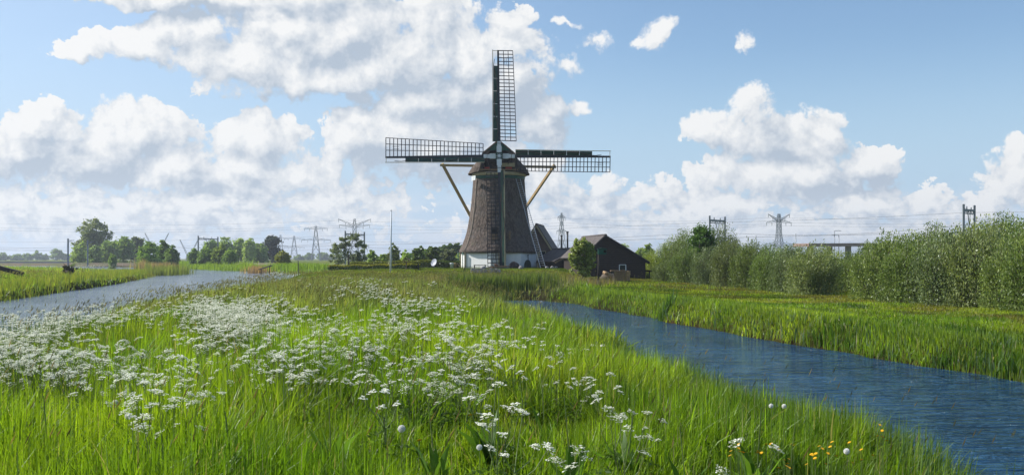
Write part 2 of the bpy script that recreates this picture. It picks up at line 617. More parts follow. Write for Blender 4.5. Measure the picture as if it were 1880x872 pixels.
def tile_mat(name, a, bcol):
    m, T, b = newmat(name)
    tc = T.n.new('ShaderNodeTexCoord')
    ob = tc.outputs['Object']
    sp = T.n.new('ShaderNodeSeparateXYZ')
    T.l.new(ob, sp.inputs[0])
    wy = T.m('SINE', T.m('MULTIPLY', sp.outputs[1], 28.0))
    saw = T.m('FRACT', T.m('MULTIPLY', sp.outputs[2], 5.2))
    n, _ = T.noise(ob, 1.6, 6, 0.7)
    c = T.mix(T.sstep(n, 0.35, 0.7), (*a, 1), (*bcol, 1))
    T.put(b.inputs['Base Color'], c)
    b.inputs['Roughness'].default_value = 0.75
    bp = T.node('ShaderNodeBump', {'Strength': 1.0, 'Distance': 0.03, 'Height': T.m('MULTIPLY_ADD', wy, 0.5, saw)})
    T.put(b.inputs['Normal'], bp.outputs[0])
    return m


def board_mat():
    m, T, b = newmat('tarred_boards')
    tc = T.n.new('ShaderNodeTexCoord')
    ob = tc.outputs['Object']
    sp = T.n.new('ShaderNodeSeparateXYZ')
    T.l.new(ob, sp.inputs[0])
    saw = T.m('FRACT', T.m('MULTIPLY', sp.outputs[2], 5.0))
    idx = T.m('FLOOR', T.m('MULTIPLY', sp.outputs[2], 5.0))
    wn = T.node('ShaderNodeTexWhiteNoise', {'W': idx}, noise_dimensions='1D')
    n, _ = T.noise(T.v('MULTIPLY', ob, (1, 1, 6)), 3, 5, 0.6)
    c = T.mix(T.sstep(n, 0.3, 0.75), (0.018, 0.011, 0.009, 1), (0.045, 0.026, 0.020, 1))
    c = T.mix(T.m('MULTIPLY', wn.outputs[0], 0.45), c, (0.02, 0.013, 0.012, 1))
    T.put(b.inputs['Base Color'], c)
    b.inputs['Roughness'].default_value = 0.7
    bp = T.node('ShaderNodeBump', {'Strength': 1.0, 'Distance': 0.03, 'Height': saw})
    T.put(b.inputs['Normal'], bp.outputs[0])
    return m


def ground_mat():
    m, T, b = newmat('meadow_soil')
    at = T.n.new('ShaderNodeAttribute')
    at.attribute_name = 'tint'
    g = T.n.new('ShaderNodeNewGeometry')
    n, _ = T.noise(g.outputs['Position'], 1.7, 8, 0.65)
    n2, _ = T.noise(T.v('MULTIPLY', g.outputs['Position'], (1, 0.35, 1)), 0.09, 5, 0.6)
    c = T.mix(1.0, at.outputs['Color'], T.mix(T.sstep(n, 0.3, 0.7), (0.55, 0.55, 0.55, 1), (1.35, 1.3, 1.1, 1)), 'MULTIPLY')
    c = T.mix(T.sstep(n2, 0.35, 0.7, 0, 0.6), c, T.v('MULTIPLY', c, (1.5, 1.15, 0.9)))
    T.put(b.inputs['Base Color'], c)
    b.inputs['Roughness'].default_value = 1.0
    b.inputs['Specular IOR Level'].default_value = 0.0
    bp = T.node('ShaderNodeBump', {'Strength': 0.8, 'Distance': 0.12, 'Height': n})
    T.put(b.inputs['Normal'], bp.outputs[0])
    return m


def water_mat(name, base, wave):
    m, T, b = newmat(name)
    g = T.n.new('ShaderNodeNewGeometry')
    pos = g.outputs['Position']
    # wind ripples run across the canal: long crests roughly along x
    wv, _ = T.noise(T.v('MULTIPLY', pos, (0.36, 1.9, 1)), 1.4, 3, 0.55, dist=0.6)
    w2, _ = T.noise(T.v('MULTIPLY', pos, (0.6, 2.0, 1)), 3.8, 4, 0.6, dist=0.4)
    w3, _ = T.noise(T.v('MULTIPLY', pos, (1, 1.6, 1)), 15.0, 3, 0.6)
    gust, _ = T.noise(pos, 0.14, 3, 0.6)
    h = T.m('ADD', T.m('MULTIPLY', wv, 0.75), T.m('MULTIPLY', w2, 0.26))
    h = T.m('ADD', h, T.m('MULTIPLY', w3, 0.022))
    amp = T.sstep(gust, 0.35, 0.62, 0.55 * wave, 1.25 * wave)
    bp = T.node('ShaderNodeBump', {'Strength': 1.0, 'Distance': 1.0, 'Height': T.m('MULTIPLY', h, amp)})
    T.put(b.inputs['Normal'], bp.outputs[0])
    b.inputs['Base Color'].default_value = base
    b.inputs['Roughness'].default_value = 0.11
    b.inputs['IOR'].default_value = 1.33
    b.inputs['Specular IOR Level'].default_value = 0.5
    return m


M['thatch'] = thatch_mat()
M['wall'] = wall_mat()
M['brick'] = brick_mat()
M['tiles'] = tile_mat('grey_roof_tiles', (0.055, 0.043, 0.040), (0.10, 0.083, 0.077))
M['pantiles'] = tile_mat('brown_roof_tiles', (0.16, 0.12, 0.10), (0.10, 0.075, 0.065))
M['boards'] = board_mat()
M['ground'] = ground_mat()
M['water'] = water_mat('canal_water', (0.026, 0.088, 0.175, 1), 1.3)
M['river'] = water_mat('river_water', (0.15, 0.19, 0.25, 1), 0.40)

# ------------------------------------------------------------------ terrain and water
CANAL_R = [(5.2, -6), (4.6, 2), (4.1, 8.5), (3.75, 13.5), (2.5, 23), (1.2, 33), (0.1, 45), (-0.9, 54), (-2.4, 57.5), (-3.4, 59.5), (-3.2, 62), (-0.5, 62.0), (1.8, 61.2),
           (3.2, 58), (5.9, 44.8), (7.4, 35.7), (9.3, 27), (10.8, 21), (12.6, 14), (14.5, 8), (18, -6)]
CANAL_L = [(-9.0, -6), (-9.4, 8), (-10.6, 19), (-13.4, 31), (-15.6, 42), (-18, 58), (-20.5, 82), (-25, 120), (-30, 148), (-37, 164), (-50, 190),
           (-64, 226), (-88, 264), (-150, 330), (-260, 400), (-270, 380), (-160, 290), (-100, 225), (-70, 180), (-54, 150), (-45, 120), (-39, 97), (-34, 75), (-31, 60), (-28.5, 40), (-27, 20), (-26, -6)]


def sdist(x, y, poly):
    """positive outside the water, negative inside"""
    x = np.asarray(x, float).ravel()
    y = np.asarray(y, float).ravel()
    best = np.full(x.shape, 1e9)
    inside = np.zeros(x.shape, bool)
    n = len(poly)
    for i in range(n):
        ax, ay = poly[i]
        bx, by = poly[(i + 1) % n]
        dx, dy = bx - ax, by - ay
        t = np.clip(((x - ax) * dx + (y - ay) * dy) / (dx * dx + dy * dy), 0, 1)
        best = np.minimum(best, (x - ax - t * dx) ** 2 + (y - ay - t * dy) ** 2)
        c = ((ay > y) != (by > y))
        xx = ax + (y - ay) * dx / (dy if dy != 0 else 1e-9)
        inside ^= c & (x < xx)
    d = np.sqrt(best)
    return np.where(inside, -d, d)


def water_d(x, y):
    wob = (fbm(x, y, 2.2, 5, 3) - 0.5) * 0.9
    return np.minimum(sdist(x, y, CANAL_R), sdist(x, y, CANAL_L)) + wob.ravel()


MILL = (-1.45, 110.0)


def ground_z(x, y, d=None):
    x = np.asarray(x, float).ravel()
    y = np.asarray(y, float).ravel()
    if d is None:
        d = water_d(x, y)
    base = 0.78 + (fbm(x, y, 9, 1, 3) - 0.5) * 0.26 + (fbm(x, y, 2.0, 2, 3) - 0.5) * 0.12
    base -= 0.12 * sst(x, 6, 12)
    base -= 0.20 * sst(-x - 0.25 * y, 10, 30)
    crest = 4.6 - 0.098 * np.clip(y, 0, 60)
    base -= 0.42 * sst(x, crest - 4.5, crest) * (1 - sst(x, crest + 2, crest + 6)) * (1 - sst(y, 58, 66))
    base -= 0.22 * (1 - sst(d, 0.3, 4.5)) * (x < -7)
    rr = np.hypot((x - MILL[0]) / 30.0, (y - 112) / 24.0)
    base += 0.80 * (1 - sst(rr, 0.35, 1.05))
    base = np.where(y > 150, base * 0.75, base)
    return -0.7 + (base + 0.7) * sst(d, -0.9, 0.75)


def gz(x, y):
    return float(ground_z([x], [y])[0])


def axis(lo_far, lo, hi, hi_far, step, grow=1.13):
    a = list(np.arange(lo, hi + 1e-6, step))
    s, v = step, lo
    left = []
    while v > lo_far:
        s *= grow
        v -= s
        left.append(v)
    s, v = step, hi
    right = []
    while v < hi_far:
        s *= grow
        v += s
        right.append(v)
    return np.array(left[::-1] + a + right)


def tint_at(x, y, d):
    """own colour of the sward at a place: lush, seeding, sorrel-red or dry"""
    x = np.asarray(x, float).ravel()
    y = np.asarray(y, float).ravel()
    n = len(x)
    lush = np.array([0.172, 0.280, 0.022])
    lime = np.array([0.285, 0.385, 0.030])
    deep = np.array([0.055, 0.125, 0.016])
    seed = np.array([0.185, 0.200, 0.105])
    sorrel = np.array([0.190, 0.125, 0.045])
    dry = np.array([0.230, 0.175, 0.100])
    a = fbm(x, y, 3.0, 11)[:, None]
    b = fbm(x, y, 1.1, 17)[:, None]
    c = lush + (lime - lush) * sst(a, 0.42, 0.66) + (deep - lush) * (1 - sst(b, 0.34, 0.58)) * 0.9
    # seeding grasses cover the middle of the dyke
    w = (sst(y, 22, 40) * (1 - sst(y, 88, 100)) * (x < 4) * (x > -26) * sst(fbm(x, y, 6, 23), 0.26, 0.48))[:, None] * 0.85
    c = c + (seed - c) * w
    # right-hand meadow: sorrel towards the shrubs
    w = (sst(x - (19.5 - 0.15 * y), -4.5, -0.5) * (x > 3) * (y < 95) * sst(fbm(x, y, 2.5, 29), 0.35, 0.60))[:, None] * 0.55
    c = c + (sorrel - c) * w
    # dry stalks below the mill
    w = (sst(y, 62, 74) * (1 - sst(y, 92, 99)) * sst(x, -9, -4) * (1 - sst(x, 6, 9)))[:, None] * 0.62
    c = c + (dry - c) * w
    w = (sst(y, 99, 103) * (1 - sst(y, 125, 140)) * sst(x, -40, -25))[:, None] * 0.5
    c = c + (np.array([0.13, 0.20, 0.03]) - c) * w
    # far bank on the left: reddish fringe here and there
    w = ((x < -26) * sst(fbm(x, y, 12, 31), 0.48, 0.62) * sst(y, 85, 110))[:, None] * 0.6
    c = c + (np.array([0.20, 0.15, 0.07]) - c) * w
    return c


def build_ground():
    xs = axis(-5200, -42, 24, 5200, 0.5)
    ys = axis(-600, 0, 84, 6500, 0.5)
    X, Y = np.meshgrid(xs, ys)
    x, y = X.ravel(), Y.ravel()
    d = water_d(x, y)
    z = ground_z(x, y, d)
    nx, ny = len(xs), len(ys)
    i = np.arange(nx - 1)[None, :] + np.arange(ny - 1)[:, None] * nx
    i = i.ravel()
    fc = np.stack([i, i + 1, i + 1 + nx, i + nx], 1)
    c = tint_at(x, y, d)
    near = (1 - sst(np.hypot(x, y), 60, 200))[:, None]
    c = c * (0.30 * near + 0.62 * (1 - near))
    mud = np.array([0.022, 0.019, 0.012])
    c = c + (mud - c) * (1 - sst(d, 0.0, 0.6))[:, None]
    me = rawmesh('meadow_ground', np.stack([x, y, z], 1), [fc], M['ground'], c, True)
    tag(link('meadow_ground', me), kind='structure')
    m = MB()
    pad = 1.5
    for nm, poly in (('canal_water', CANAL_R), ('river_water', CANAL_L)):
        me = bpy.data.meshes.new(nm)
        xs_ = [p[0] for p in poly]
        ys_ = [p[1] for p in poly]
        if poly is CANAL_R:
            pts = [(-5, -8, 0), (20, -8, 0), (20, 64, 0), (-5, 64, 0)]
        else:
            # outline pushed a little into the banks
            cx, cy_ = np.array(xs_), np.array(ys_)
            pts = []
            n = len(poly)
            for k in range(n):
                a = Vector((*poly[k - 1], 0)); b = Vector((*poly[k], 0)); c_ = Vector((*poly[(k + 1) % n], 0))
                t = ((b - a).normalized() + (c_ - b).normalized()).normalized()
                q = b + Vector((t.y, -t.x, 0)) * pad
                pts.append((q.x, q.y, 0))
        me.from_pydata(pts, [], [tuple(range(len(pts)))])
        me.materials.append(M['water'] if poly is CANAL_R else M['river'])
        me.update()
        tag(link(nm, me), kind='structure')


build_ground()

# ------------------------------------------------------------------ the windmill
def oct_ring(r, z, n_side=6, phase=-56.0, round_=0.10, wob=0.0):
    """ring of an octagon with softened corners; r is the distance of a corner"""
    pts = []
    for k in range(8):
        a0 = math.radians(phase + 45 * k)
        a1 = math.radians(phase + 45 * (k + 1))
        c0 = Vector((math.sin(a0), -math.cos(a0)))
        c1 = Vector((math.sin(a1), -math.cos(a1)))
        for j in range(n_side):
            t = (j + 0.5) / n_side
            q = c0.lerp(c1, t)
            bulge = 1 - round_ * (abs(t - 0.5) * 2) ** 6
            q = q * bulge
            rr = r * (1 + wob * random.uniform(-1, 1))
            pts.append((q.x * rr, q.y * rr, z))
    return pts


def loft(m, rings, cap_top=False, cap_bot=False, smooth=True):
    n = len(rings[0])
    vs = [p for r in rings for p in r]
    fs = []
    for i in range(len(rings) - 1):
        for k in range(n):
            k2 = (k + 1) % n
            fs.append((i * n + k, i * n + k2, (i + 1) * n + k2, (i + 1) * n + k))
    m.add(vs, fs, smooth)
    if cap_top:
        m.add(rings[-1], [tuple(range(n))])
    if cap_bot:
        m.add(rings[0], [tuple(range(n - 1, -1, -1))])


def build_mill():
    bx, by = MILL
    zb = EYE - (491 - HY) / F * by          # ground level at the wall
    mill = empty('windmill', (bx, by, zb - 0.1))
    tag(mill, 'thatched octagonal polder windmill with four lattice sails and a whitewashed base', 'windmill')
    ox, oy, oz = bx, by, zb - 0.1

    def L(px, py, Y):                       # photograph measurement -> mill's own coordinates
        p = P(px, py, Y)
        return Vector((p.x - ox, p.y - oy, p.z - oz))
    sc = F / by
    zl = lambda py: EYE - (py - HY) / sc - oz
    # whitewashed base wall
    m = MB()
    R = 4.30
    r1 = [(R * math.sin(math.radians(-56 + 45 * k)), -R * math.cos(math.radians(-56 + 45 * k)), -0.3) for k in range(8)]
    r2 = [(x, y, zl(462)) for x, y, _ in r1]
    loft(m, [r1, r2], smooth=False)
    m.build('base_wall', M['wall'], mill)
    # corner posts with drain pipes
    for k in (-1, 0, 3):
        a = math.radians(-56 + 45 * k)
        x, y = (R + 0.05) * math.sin(a), -(R + 0.05) * math.cos(a)
        m = MB().beam((x, y, -0.2), (x, y, zl(463)), 0.20, 0.20)
        m.build('corner_post', M['cream'], mill)
        m = MB().tube([(x * 1.01 - 0.22, y * 1.02 - 0.08, 0), (x * 1.01 - 0.22, y * 1.02 - 0.08, zl(463))], 0.055, 8)
        m.build('drain_pipe', M['teal'], mill)
    # thatched tower
    prof = [(465, 4.58), (463.2, 4.72), (460, 4.68), (455, 4.50), (448, 4.27), (438, 4.02), (425, 3.76), (410, 3.57), (395, 3.42), (380, 3.29), (365, 3.19), (350, 3.10), (338, 3.05), (326, 3.0)]
    m = MB()
    zs = np.linspace(465, 326, 60)
    pr = np.array(prof)
    rings = []
    under = oct_ring(4.05, zl(464.5))
    rings.append(under)
    for zpx in zs:
        r = np.interp(-zpx, -pr[:, 0], pr[:, 1])
        rings.append(oct_ring(r, zl(zpx) + random.uniform(-.01, .01), 8 if False else 6, wob=0.004))
    loft(m, rings, cap_top=True)
    m.build('thatched_tower', M['thatch'], mill)
    # pale repaired ridge strips of reed along two corners
    for k, wd in ((0, 0.34), (-1, 0.26)):
        a = math.radians(-56 + 45 * k)
        m = MB()
        pts = []
        for zpx in np.linspace(462, 330, 22):
            r = np.interp(-zpx, -pr[:, 0], pr[:, 1]) * 0.925
            pts.append((r * math.sin(a), -r * math.cos(a), zl(zpx)))
        m.tube(pts, wd / 2, 8)
        m.build('ridge_strip', surf('old_reed_ridge', (0.20, 0.165, 0.135), (0.11, 0.09, 0.075), 9, 1.0, (1, 1, 0.3), 0.04) if k == 0 else bpy.data.materials['old_reed_ridge'], mill)
    # painted collar and curb ring
    m = MB()
    loft(m, [oct_ring(2.98, zl(331), 6), oct_ring(3.06, zl(330), 6), oct_ring(3.06, zl(324.5), 6), oct_ring(2.8, zl(324.5), 6)], smooth=True)
    m.build('collar_board', M['teal'], mill)
    m = MB()
    ring = lambda r, z: [(r * math.cos(t), r * math.sin(t), z) for t in np.linspace(0, 2 * math.pi, 40, endpoint=False)]
    loft(m, [ring(2.7, zl(325)), ring(2.98, zl(324.8)), ring(3.0, zl(319)), ring(2.6, zl(318.6))])
    m.build('curb_ring', M['cream'], mill)
    # white-blue cloth strips at the left of the collar
    m = MB()
    for i in range(4):
        m.beam(L(866, 324.5 + i * 2.4, by - 1.9), L(873, 323.4 + i * 2.0, by - 2.75), 0.05, 0.10)
    m.build('tarpaulin_strip', M['white'], mill)

    # hatch windows in the thatch, behind the lower sail
    def hatch(name, x0, x1, y0, y1, Yf, mat):
        m = MB()
        a = L(x0, y1, Yf); b = L(x1, y0, Yf)
        m.box((a.x, a.y, a.z), (b.x, a.y + 0.8, b.z))
        return m.build(name, mat, mill)
    w1 = hatch('window', 903, 912, 418, 428, by - 3.78, M['dark'])
    fr = MB()
    a, b = L(902, 428.8, by - 3.82), L(913, 417.2, by - 3.82)
    for p, q in (((a.x, a.y, a.z), (b.x, a.y, a.z)), ((b.x, a.y, a.z), (b.x, a.y, b.z)), ((b.x, a.y, b.z), (a.x, a.y, b.z)), ((a.x, a.y, b.z), (a.x, a.y, a.z))):
        fr.beam(p, q, 0.07)
    fr.build('window_frame', M['darkwood'], w1)
    hatch('hatch', 903, 913, 430, 440, by - 3.98, M['plank'])
    hatch('hatch', 934, 938, 424, 440, by - 3.95, M['plank'])
    # arched green door
    m = MB()
    aR = math.radians(56.5)
    nrm = Vector((math.sin(aR), -math.cos(aR), 0)); tan = Vector((math.cos(aR), math.sin(aR), 0))
    ap = R * math.cos(math.radians(22.5))
    pl = []
    for t in np.linspace(0, math.pi, 15):
        pl.append((0.72 * math.cos(t), 0.30 + 0.66 * math.sin(t)))
    pl = [(0.72, 0.05)] + pl + [(-0.72, 0.05)]
    aF = math.radians(56.5)
    cpt = nrm * (ap + 0.06) + tan * -0.35
    fr_ = [cpt + tan * u * 0.9 + Vector((0, 0, v)) for u, v in pl]
    bk_ = [p - nrm * 0.12 for p in fr_]
    n = len(pl)
    m.add(fr_ + bk_, [tuple(range(n))] + [tuple(range(2 * n - 1, n - 1, -1))] + [(i, n + i, n + (i + 1) % n, (i + 1) % n) for i in range(n)])
    dr = m.build('arched_door', M['green'], mill)
    m = MB().tube([cpt + nrm * 0.03 + Vector((0, 0, 0.95)), cpt + nrm * 0.03 + Vector((0, 0, 1.45))], 0.03, 6)
    m.tube([cpt + nrm * 0.03 - tan * 0.12 + Vector((0, 0, 1.42)), cpt + nrm * 0.03 + tan * 0.12 + Vector((0, 0, 1.48))], 0.04, 6)
    m.build('vent_pipe', M['pipe'], dr)
    # front door, dark green leaf behind the lower sail
    m = MB()
    a, b = L(917, 489, by - 4.22), L(927, 464, by - 4.22)
    m.box((a.x, a.y, a.z), (b.x, a.y + 0.4, b.z))
    dd = m.build('front_door', M['green'], mill)
    m = MB().tube([(b.x - 0.1, a.y - 0.05, a.z + 0.75), (b.x - 0.1, a.y - 0.05, a.z + 0.9)], 0.02, 6)
    m.build('door_handle', M['alu'], dd)
    m = MB()
    for xx in (915.7, 928.3):
        p = L(xx, 490, by - 4.25)
        m.beam(p, (p.x, p.y, zl(463.5)), 0.09, 0.09)
    m.build('door_frame', M['cream'], dd)

    # ---- cap
    cap_secs = []

    def sec(Y, pts):            # pts: half widths against image heights, from top to bottom
        half = [(w, zl(z)) for w, z in pts]
        ring_ = [(-w, Y, z) for w, z in reversed(half)] + [(w, Y, z) for w, z in half[1:]]
        return ring_
    cap_secs.append(sec(-2.55, [(0.0, 263), (0.55, 269), (1.05, 276), (1.62, 285), (1.80, 296), (1.95, 306), (2.15, 318)]))
    cap_secs.append(sec(-2.0, [(0.0, 264), (0.75, 270), (1.25, 277), (1.75, 287), (2.15, 298), (2.55, 308), (2.85, 320)]))
    cap_secs.append(sec(-0.9, [(0.0, 266), (0.80, 272), (1.30, 280), (1.80, 289), (2.40, 299), (2.95, 309), (3.38, 321)]))
    cap_secs.append(sec(0.6, [(0.0, 269), (0.80, 275), (1.30, 283), (1.80, 292), (2.40, 301), (2.95, 311), (3.38, 321.5)]))
    cap_secs.append(sec(2.0, [(0.0, 275), (0.75, 281), (1.25, 288), (1.75, 296), (2.25, 304), (2.60, 313), (2.9, 321.5)]))
    cap_secs.append(sec(3.2, [(0.0, 286), (0.5, 290), (0.85, 296), (1.15, 302), (1.45, 309), (1.7, 315), (1.9, 321.5)]))
    # refine along the section and jitter the reed a little
    fine = []
    for s_ in cap_secs:
        q = []
        for a, b in zip(s_[:-1], s_[1:]):
            q += [a, tuple((np.array(a) * 2 + np.array(b)) / 3), tuple((np.array(a) + 2 * np.array(b)) / 3)]
        q.append(s_[-1])
        fine.append(q)
    secs2 = []
    for a, b in zip(fine[:-1], fine[1:]):
        for t in (0, .25, .5, .75):
            secs2.append([tuple((1 - t) * np.array(p) + t * np.array(q) + np.array([random.uniform(-.015, .015), 0, random.uniform(-.015, .015)])) for p, q in zip(a, b)])
    secs2.append(fine[-1])
    m = MB()
    n = len(secs2[0])
    th = 0.32
    vs = [p for s_ in secs2 for p in s_]
    fs = []
    for i in range(len(secs2) - 1):
        for k in range(n - 1):
            fs.append((i * n + k, (i + 1) * n + k, (i + 1) * n + k + 1, i * n + k + 1))
    m.add(vs, fs, True)
    # inner skin, edge faces (the reed is a hand's breadth thick)
    inn = []
    for s_ in secs2:
        for (x, y, z) in s_:
            k = (abs(x) - th) / max(abs(x), 1e-6) if abs(x) > th else 0
            inn.append((x * k, y + (0.0), z - 0.26 if abs(x) < 2.0 else z - 0.03))
    m.add(inn, [tuple(reversed(f)) for f in fs], True)
    ns = len(secs2)
    b0 = 0
    N = len(vs)
    edge = []
    for k in range(n - 1):
        edge.append((k, k + 1, N + k + 1, N + k))
        e = (ns - 1) * n
        edge.append((e + k + 1, e + k, N + e + k, N + e + k + 1))
    for i in range(ns - 1):
        edge.append((i * n, N + i * n, N + (i + 1) * n, (i + 1) * n))
        edge.append((i * n + n - 1, (i + 1) * n + n - 1, N + (i + 1) * n + n - 1, N + i * n + n - 1))
    m.add(vs + inn, edge)
    cap = m.build('cap', M['thatch'], mill)
    # rear boards closing the cap
    m = MB()
    e = [(p[0] * 0.9, p[1] - 0.05, p[2] - 0.02) for p in cap_secs[-1]]
    m.add(e, [tuple(range(len(e)))])
    m.build('back_board', M['darkwood'], cap)
    # dark inside: floor and lining
    m = MB()
    m.box((-1.7, -1.9, zl(319)), (1.7, 2.4, zl(317)))
    m.box((-1.55, 0.2, zl(317)), (1.55, 0.4, zl(285)))
    m.build('cap_floor', M['dark'], cap)
    # green gable boards
    yf = -2.62
    m = MB()
    for i in range(7):
        z0, z1 = 281 - i * 2.3, 279.1 - i * 2.3
        w0 = (z0 - 264.5) * 0.080
        w1 = (z1 - 264.5) * 0.080
        m.prism([(-w0, zl(z0)), (w0, zl(z0)), (w1, zl(z1)), (-w1, zl(z1))], yf, yf + 0.06)
    m.build('gable_board', M['teal'], cap)
    # barge boards and front frame
    m = MB()
    m.beam((0, yf - .05, zl(262.5)), (-1.66, yf - .05, zl(285)), 0.10, 0.16, (0, -1, 0))
    m.beam((0, yf - .05, zl(262.5)), (1.66, yf - .05, zl(285)), 0.10, 0.16, (0, -1, 0))
    m.build('barge_board', M['plank'], cap)
    for sg in (-1, 1):
        MB().beam((sg * 1.7, yf - .02, zl(285)), (sg * 1.98, yf - .02, zl(318)), 0.14, 0.12, (0, -1, 0)).build('side_board', M['bark'], cap)
    m = MB().beam((-2.0, yf - .1, zl(315.6)), (2.1, yf - .1, zl(315.6)), 0.22, 0.14)
    m.build('front_sill', M['plank'], cap)
    MB().box((-1.5, yf - .08, zl(313.8)), (-0.95, yf + .1, zl(311))).build('red_storm_hatch', M['red'], cap)
    m = MB().box((0.75, yf - .08, zl(316)), (1.45, yf + .1, zl(310.5)))
    m.build('red_storm_hatch', M['red'], cap)
    m = MB().beam((0.35, yf + .12, zl(307)), (1.75, yf + .12, zl(307)), 0.42, 0.4)
    m.build('weather_beam', M['cream'], cap)
    # windshaft and its poll end
    hub = L(916.5, 286.5, 105.0)
    m = MB().tube([(hub.x, hub.y + 0.1, hub.z), (hub.x + 0.02, hub.y + 6.2, hub.z - 0.6)], 0.30, 12)
    m.build('windshaft', M['darkwood'], cap)
    m = MB().beam((0, hub.y + 1.4, zl(300)), (0, hub.y + 2.0, zl(300)), 1.9, 0.3)
    m.beam((-0.55, hub.y + 2.4, zl(316)), (-0.55, hub.y + 2.4, zl(290)), 0.3, 0.3)
    m.build('shaft_bearing', M['darkwood'], cap)
    m = MB()
    hy = hub.y
    m.box((hub.x - 0.36, hy - 0.30, hub.z - 0.42), (hub.x + 0.36, hy + 0.5, hub.z + 0.36))
    poll = m.build('poll_end', M['green'], mill)
    m = MB()
    star = []
    for k in range(16):
        r = 0.34 if k % 2 == 0 else 0.10
        t = math.pi * k / 8 + math.pi / 2
        star.append((hub.x + r * math.cos(t), hub.z + r * math.sin(t) - 0.02))
    m.add([(x, hy - 0.335, z) for x, z in star] + [(x, hy - 0.29, z) for x, z in star] + [(hub.x, hy - 0.36, hub.z - 0.02)],
          [(16 + (k + 1) % 16, 16 + k, k, (k + 1) % 16) for k in range(16)] + [((k + 1) % 16, k, 32) for k in range(16)])
    m.build('star_emblem', M['white'], poll)

    # ---- sails: r runs out along the stock, t across it on the lattice side
    def sail(ang, Yoff, wtip, win, rmax, r_in, white_to, lead_end, lean, bw=0.62, ew=0.065):
        c, s_ = math.cos(math.radians(ang)), math.sin(math.radians(ang))
        e_r = Vector((s_, 0, c))                 # ang 0 = up, clockwise seen from the camera
        e_t = Vector((c, 0, -s_))
        e_n = Vector((0, -1, 0))
        O = hub + Vector((0, -0.14 + Yoff, 0))

        def q(r, t, tw=None, n=0.0):
            a = math.radians(24 - 17 * (r / rmax)) if tw is None else tw
            return O + e_r * r + e_t * (t * math.cos(a)) + e_n * (0.06 - t * math.sin(a) * 0.9 + n + lean * r)
        sl = empty('sail')
        sl.parent = mill
        # stock, tapering, with the painted part near the poll end
        m = MB()
        m.beam(q(0.3, 0, 0, -0.06), q(rmax, 0, 0, -0.06), 0.34, 0.34, e_n, w2=0.19)
        m.build('stock', M['stock'], sl)
        m = MB()
        m.beam(q(0.36, 0, 0, -0.06), q(white_to, 0, 0, -0.06), 0.42, 0.40, e_n, w2=0.38)
        m.beam(q(0.40, -0.21, 0, 0.02), q(1.0, -0.21, 0, 0.02), 0.10, 0.30, e_n)
        m.beam(q(0.40, 0.21, 0, 0.02), q(1.0, 0.21, 0, 0.02), 0.10, 0.30, e_n)
        m.build('stock_sleeve', M['white'], sl)
        m = MB()
        nb = 26
        W = lambda r: win + (wtip - win) * (r - r_in) / (rmax - r_in)
        for i in range(nb):
            r = r_in + (rmax - 0.05 - r_in) * i / (nb - 1)
            m.beam(q(r, -0.05), q(r, W(r)), 0.082, 0.045, e_n)
        for fr_ in (0.36, 0.68, 1.0):
            rs = np.linspace(r_in - (0.0 if fr_ > 0.9 else 0.0), rmax - 0.03, 8)
            for a, b in zip(rs[:-1], rs[1:]):
                m.beam(q(a, W(a) * fr_), q(b, W(b) * fr_), 0.068, 0.045, e_n)
        # short cleats near the tip
        m.beam(q(rmax - 1.45, W(rmax) * .42), q(rmax - 0.75, W(rmax) * .42), 0.04, 0.04, e_n)
        m.beam(q(rmax - 1.45, W(rmax) * .55), q(rmax - 0.75, W(rmax) * .55), 0.04, 0.04, e_n)
        m.build('lattice', M['lath'], sl)
        # leading board, green, tilted back
        m = MB()
        rs = np.linspace(r_in - 0.15, lead_end, 7)
        lw = lambda r: bw - 0.12 * (r - r_in) / (rmax - r_in)
        f1 = [q(r, -0.10, 0, 0.10) for r in rs]
        f2 = [q(r, -lw(r), 0, 0.26) for r in rs]
        for k in range(len(rs) - 1):
            gap = (f1[k + 1] - f1[k]).normalized() * 0.012
            aa, bb, cc, dd_ = f1[k] + gap, f1[k + 1] - gap, f2[k + 1] - gap, f2[k] + gap
            bo = Vector((0, 0.035, 0))
            m.add([aa, bb, cc, dd_, aa + bo, bb + bo, cc + bo, dd_ + bo], [(0, 1, 2, 3), (7, 6, 5, 4), (0, 4, 5, 1), (1, 5, 6, 2), (2, 6, 7, 3), (3, 7, 4, 0)])
        m.build('leading_board', M['green'], sl)
        m = MB()
        m.beam(q(r_in - 0.15, -bw - .04, 0, 0.28), q(rmax, -bw + .06, 0, 0.24), ew, 0.05, e_n)
        m.beam(q(rmax - .1, -bw + .06, 0, 0.22), q(rmax - .1, 0, 0, 0.1), 0.05, 0.05, e_n)
        m.build('edge_lath', M['cream'], sl)
        # rolled sail rope snaking along the board
        m = MB()
        pts = []
        for i in range(15):
            r = 1.3 + (rmax - 2.3) * i / 14
            pts.append(q(r, -0.28 + 0.20 * math.sin(i * 0.9 + ang), 0, 0.34 + 0.02 * math.sin(i * 2.1)))
        pts = [q(0.9, 0.9, 0, 0.2), q(1.25, 0.35, 0, 0.3)] + pts
        m.tube(pts, 0.032, 5)
        m.build('sail_rope', M['sailcloth'], sl)
        return sl
    sail(-0.6, 0.0, 1.55, 1.95, 11.05, 1.6, 1.50, 9.4, 0.02)
    sail(90.4, 0.42, 1.62, 1.62, 11.75, 1.85, 1.65, 9.8, 0.02)
    sail(179.0, 0.0, 1.40, 1.45, 11.7, 1.7, 1.75, 11.2, 0.02, 0.46, 0.12)
    sail(269.3, 0.42, 2.10, 1.50, 12.0, 1.7, 1.65, 9.9, 0.02)

    # ---- tail: cross beams and braces
    m = MB()
    aL, aR_ = L(808, 303.5, by + 0.9), L(1021, 307, by + 0.9)
    m.beam(aL, aR_, 0.26, 0.26)
    m.build('cross_beam', M['tan'], mill)
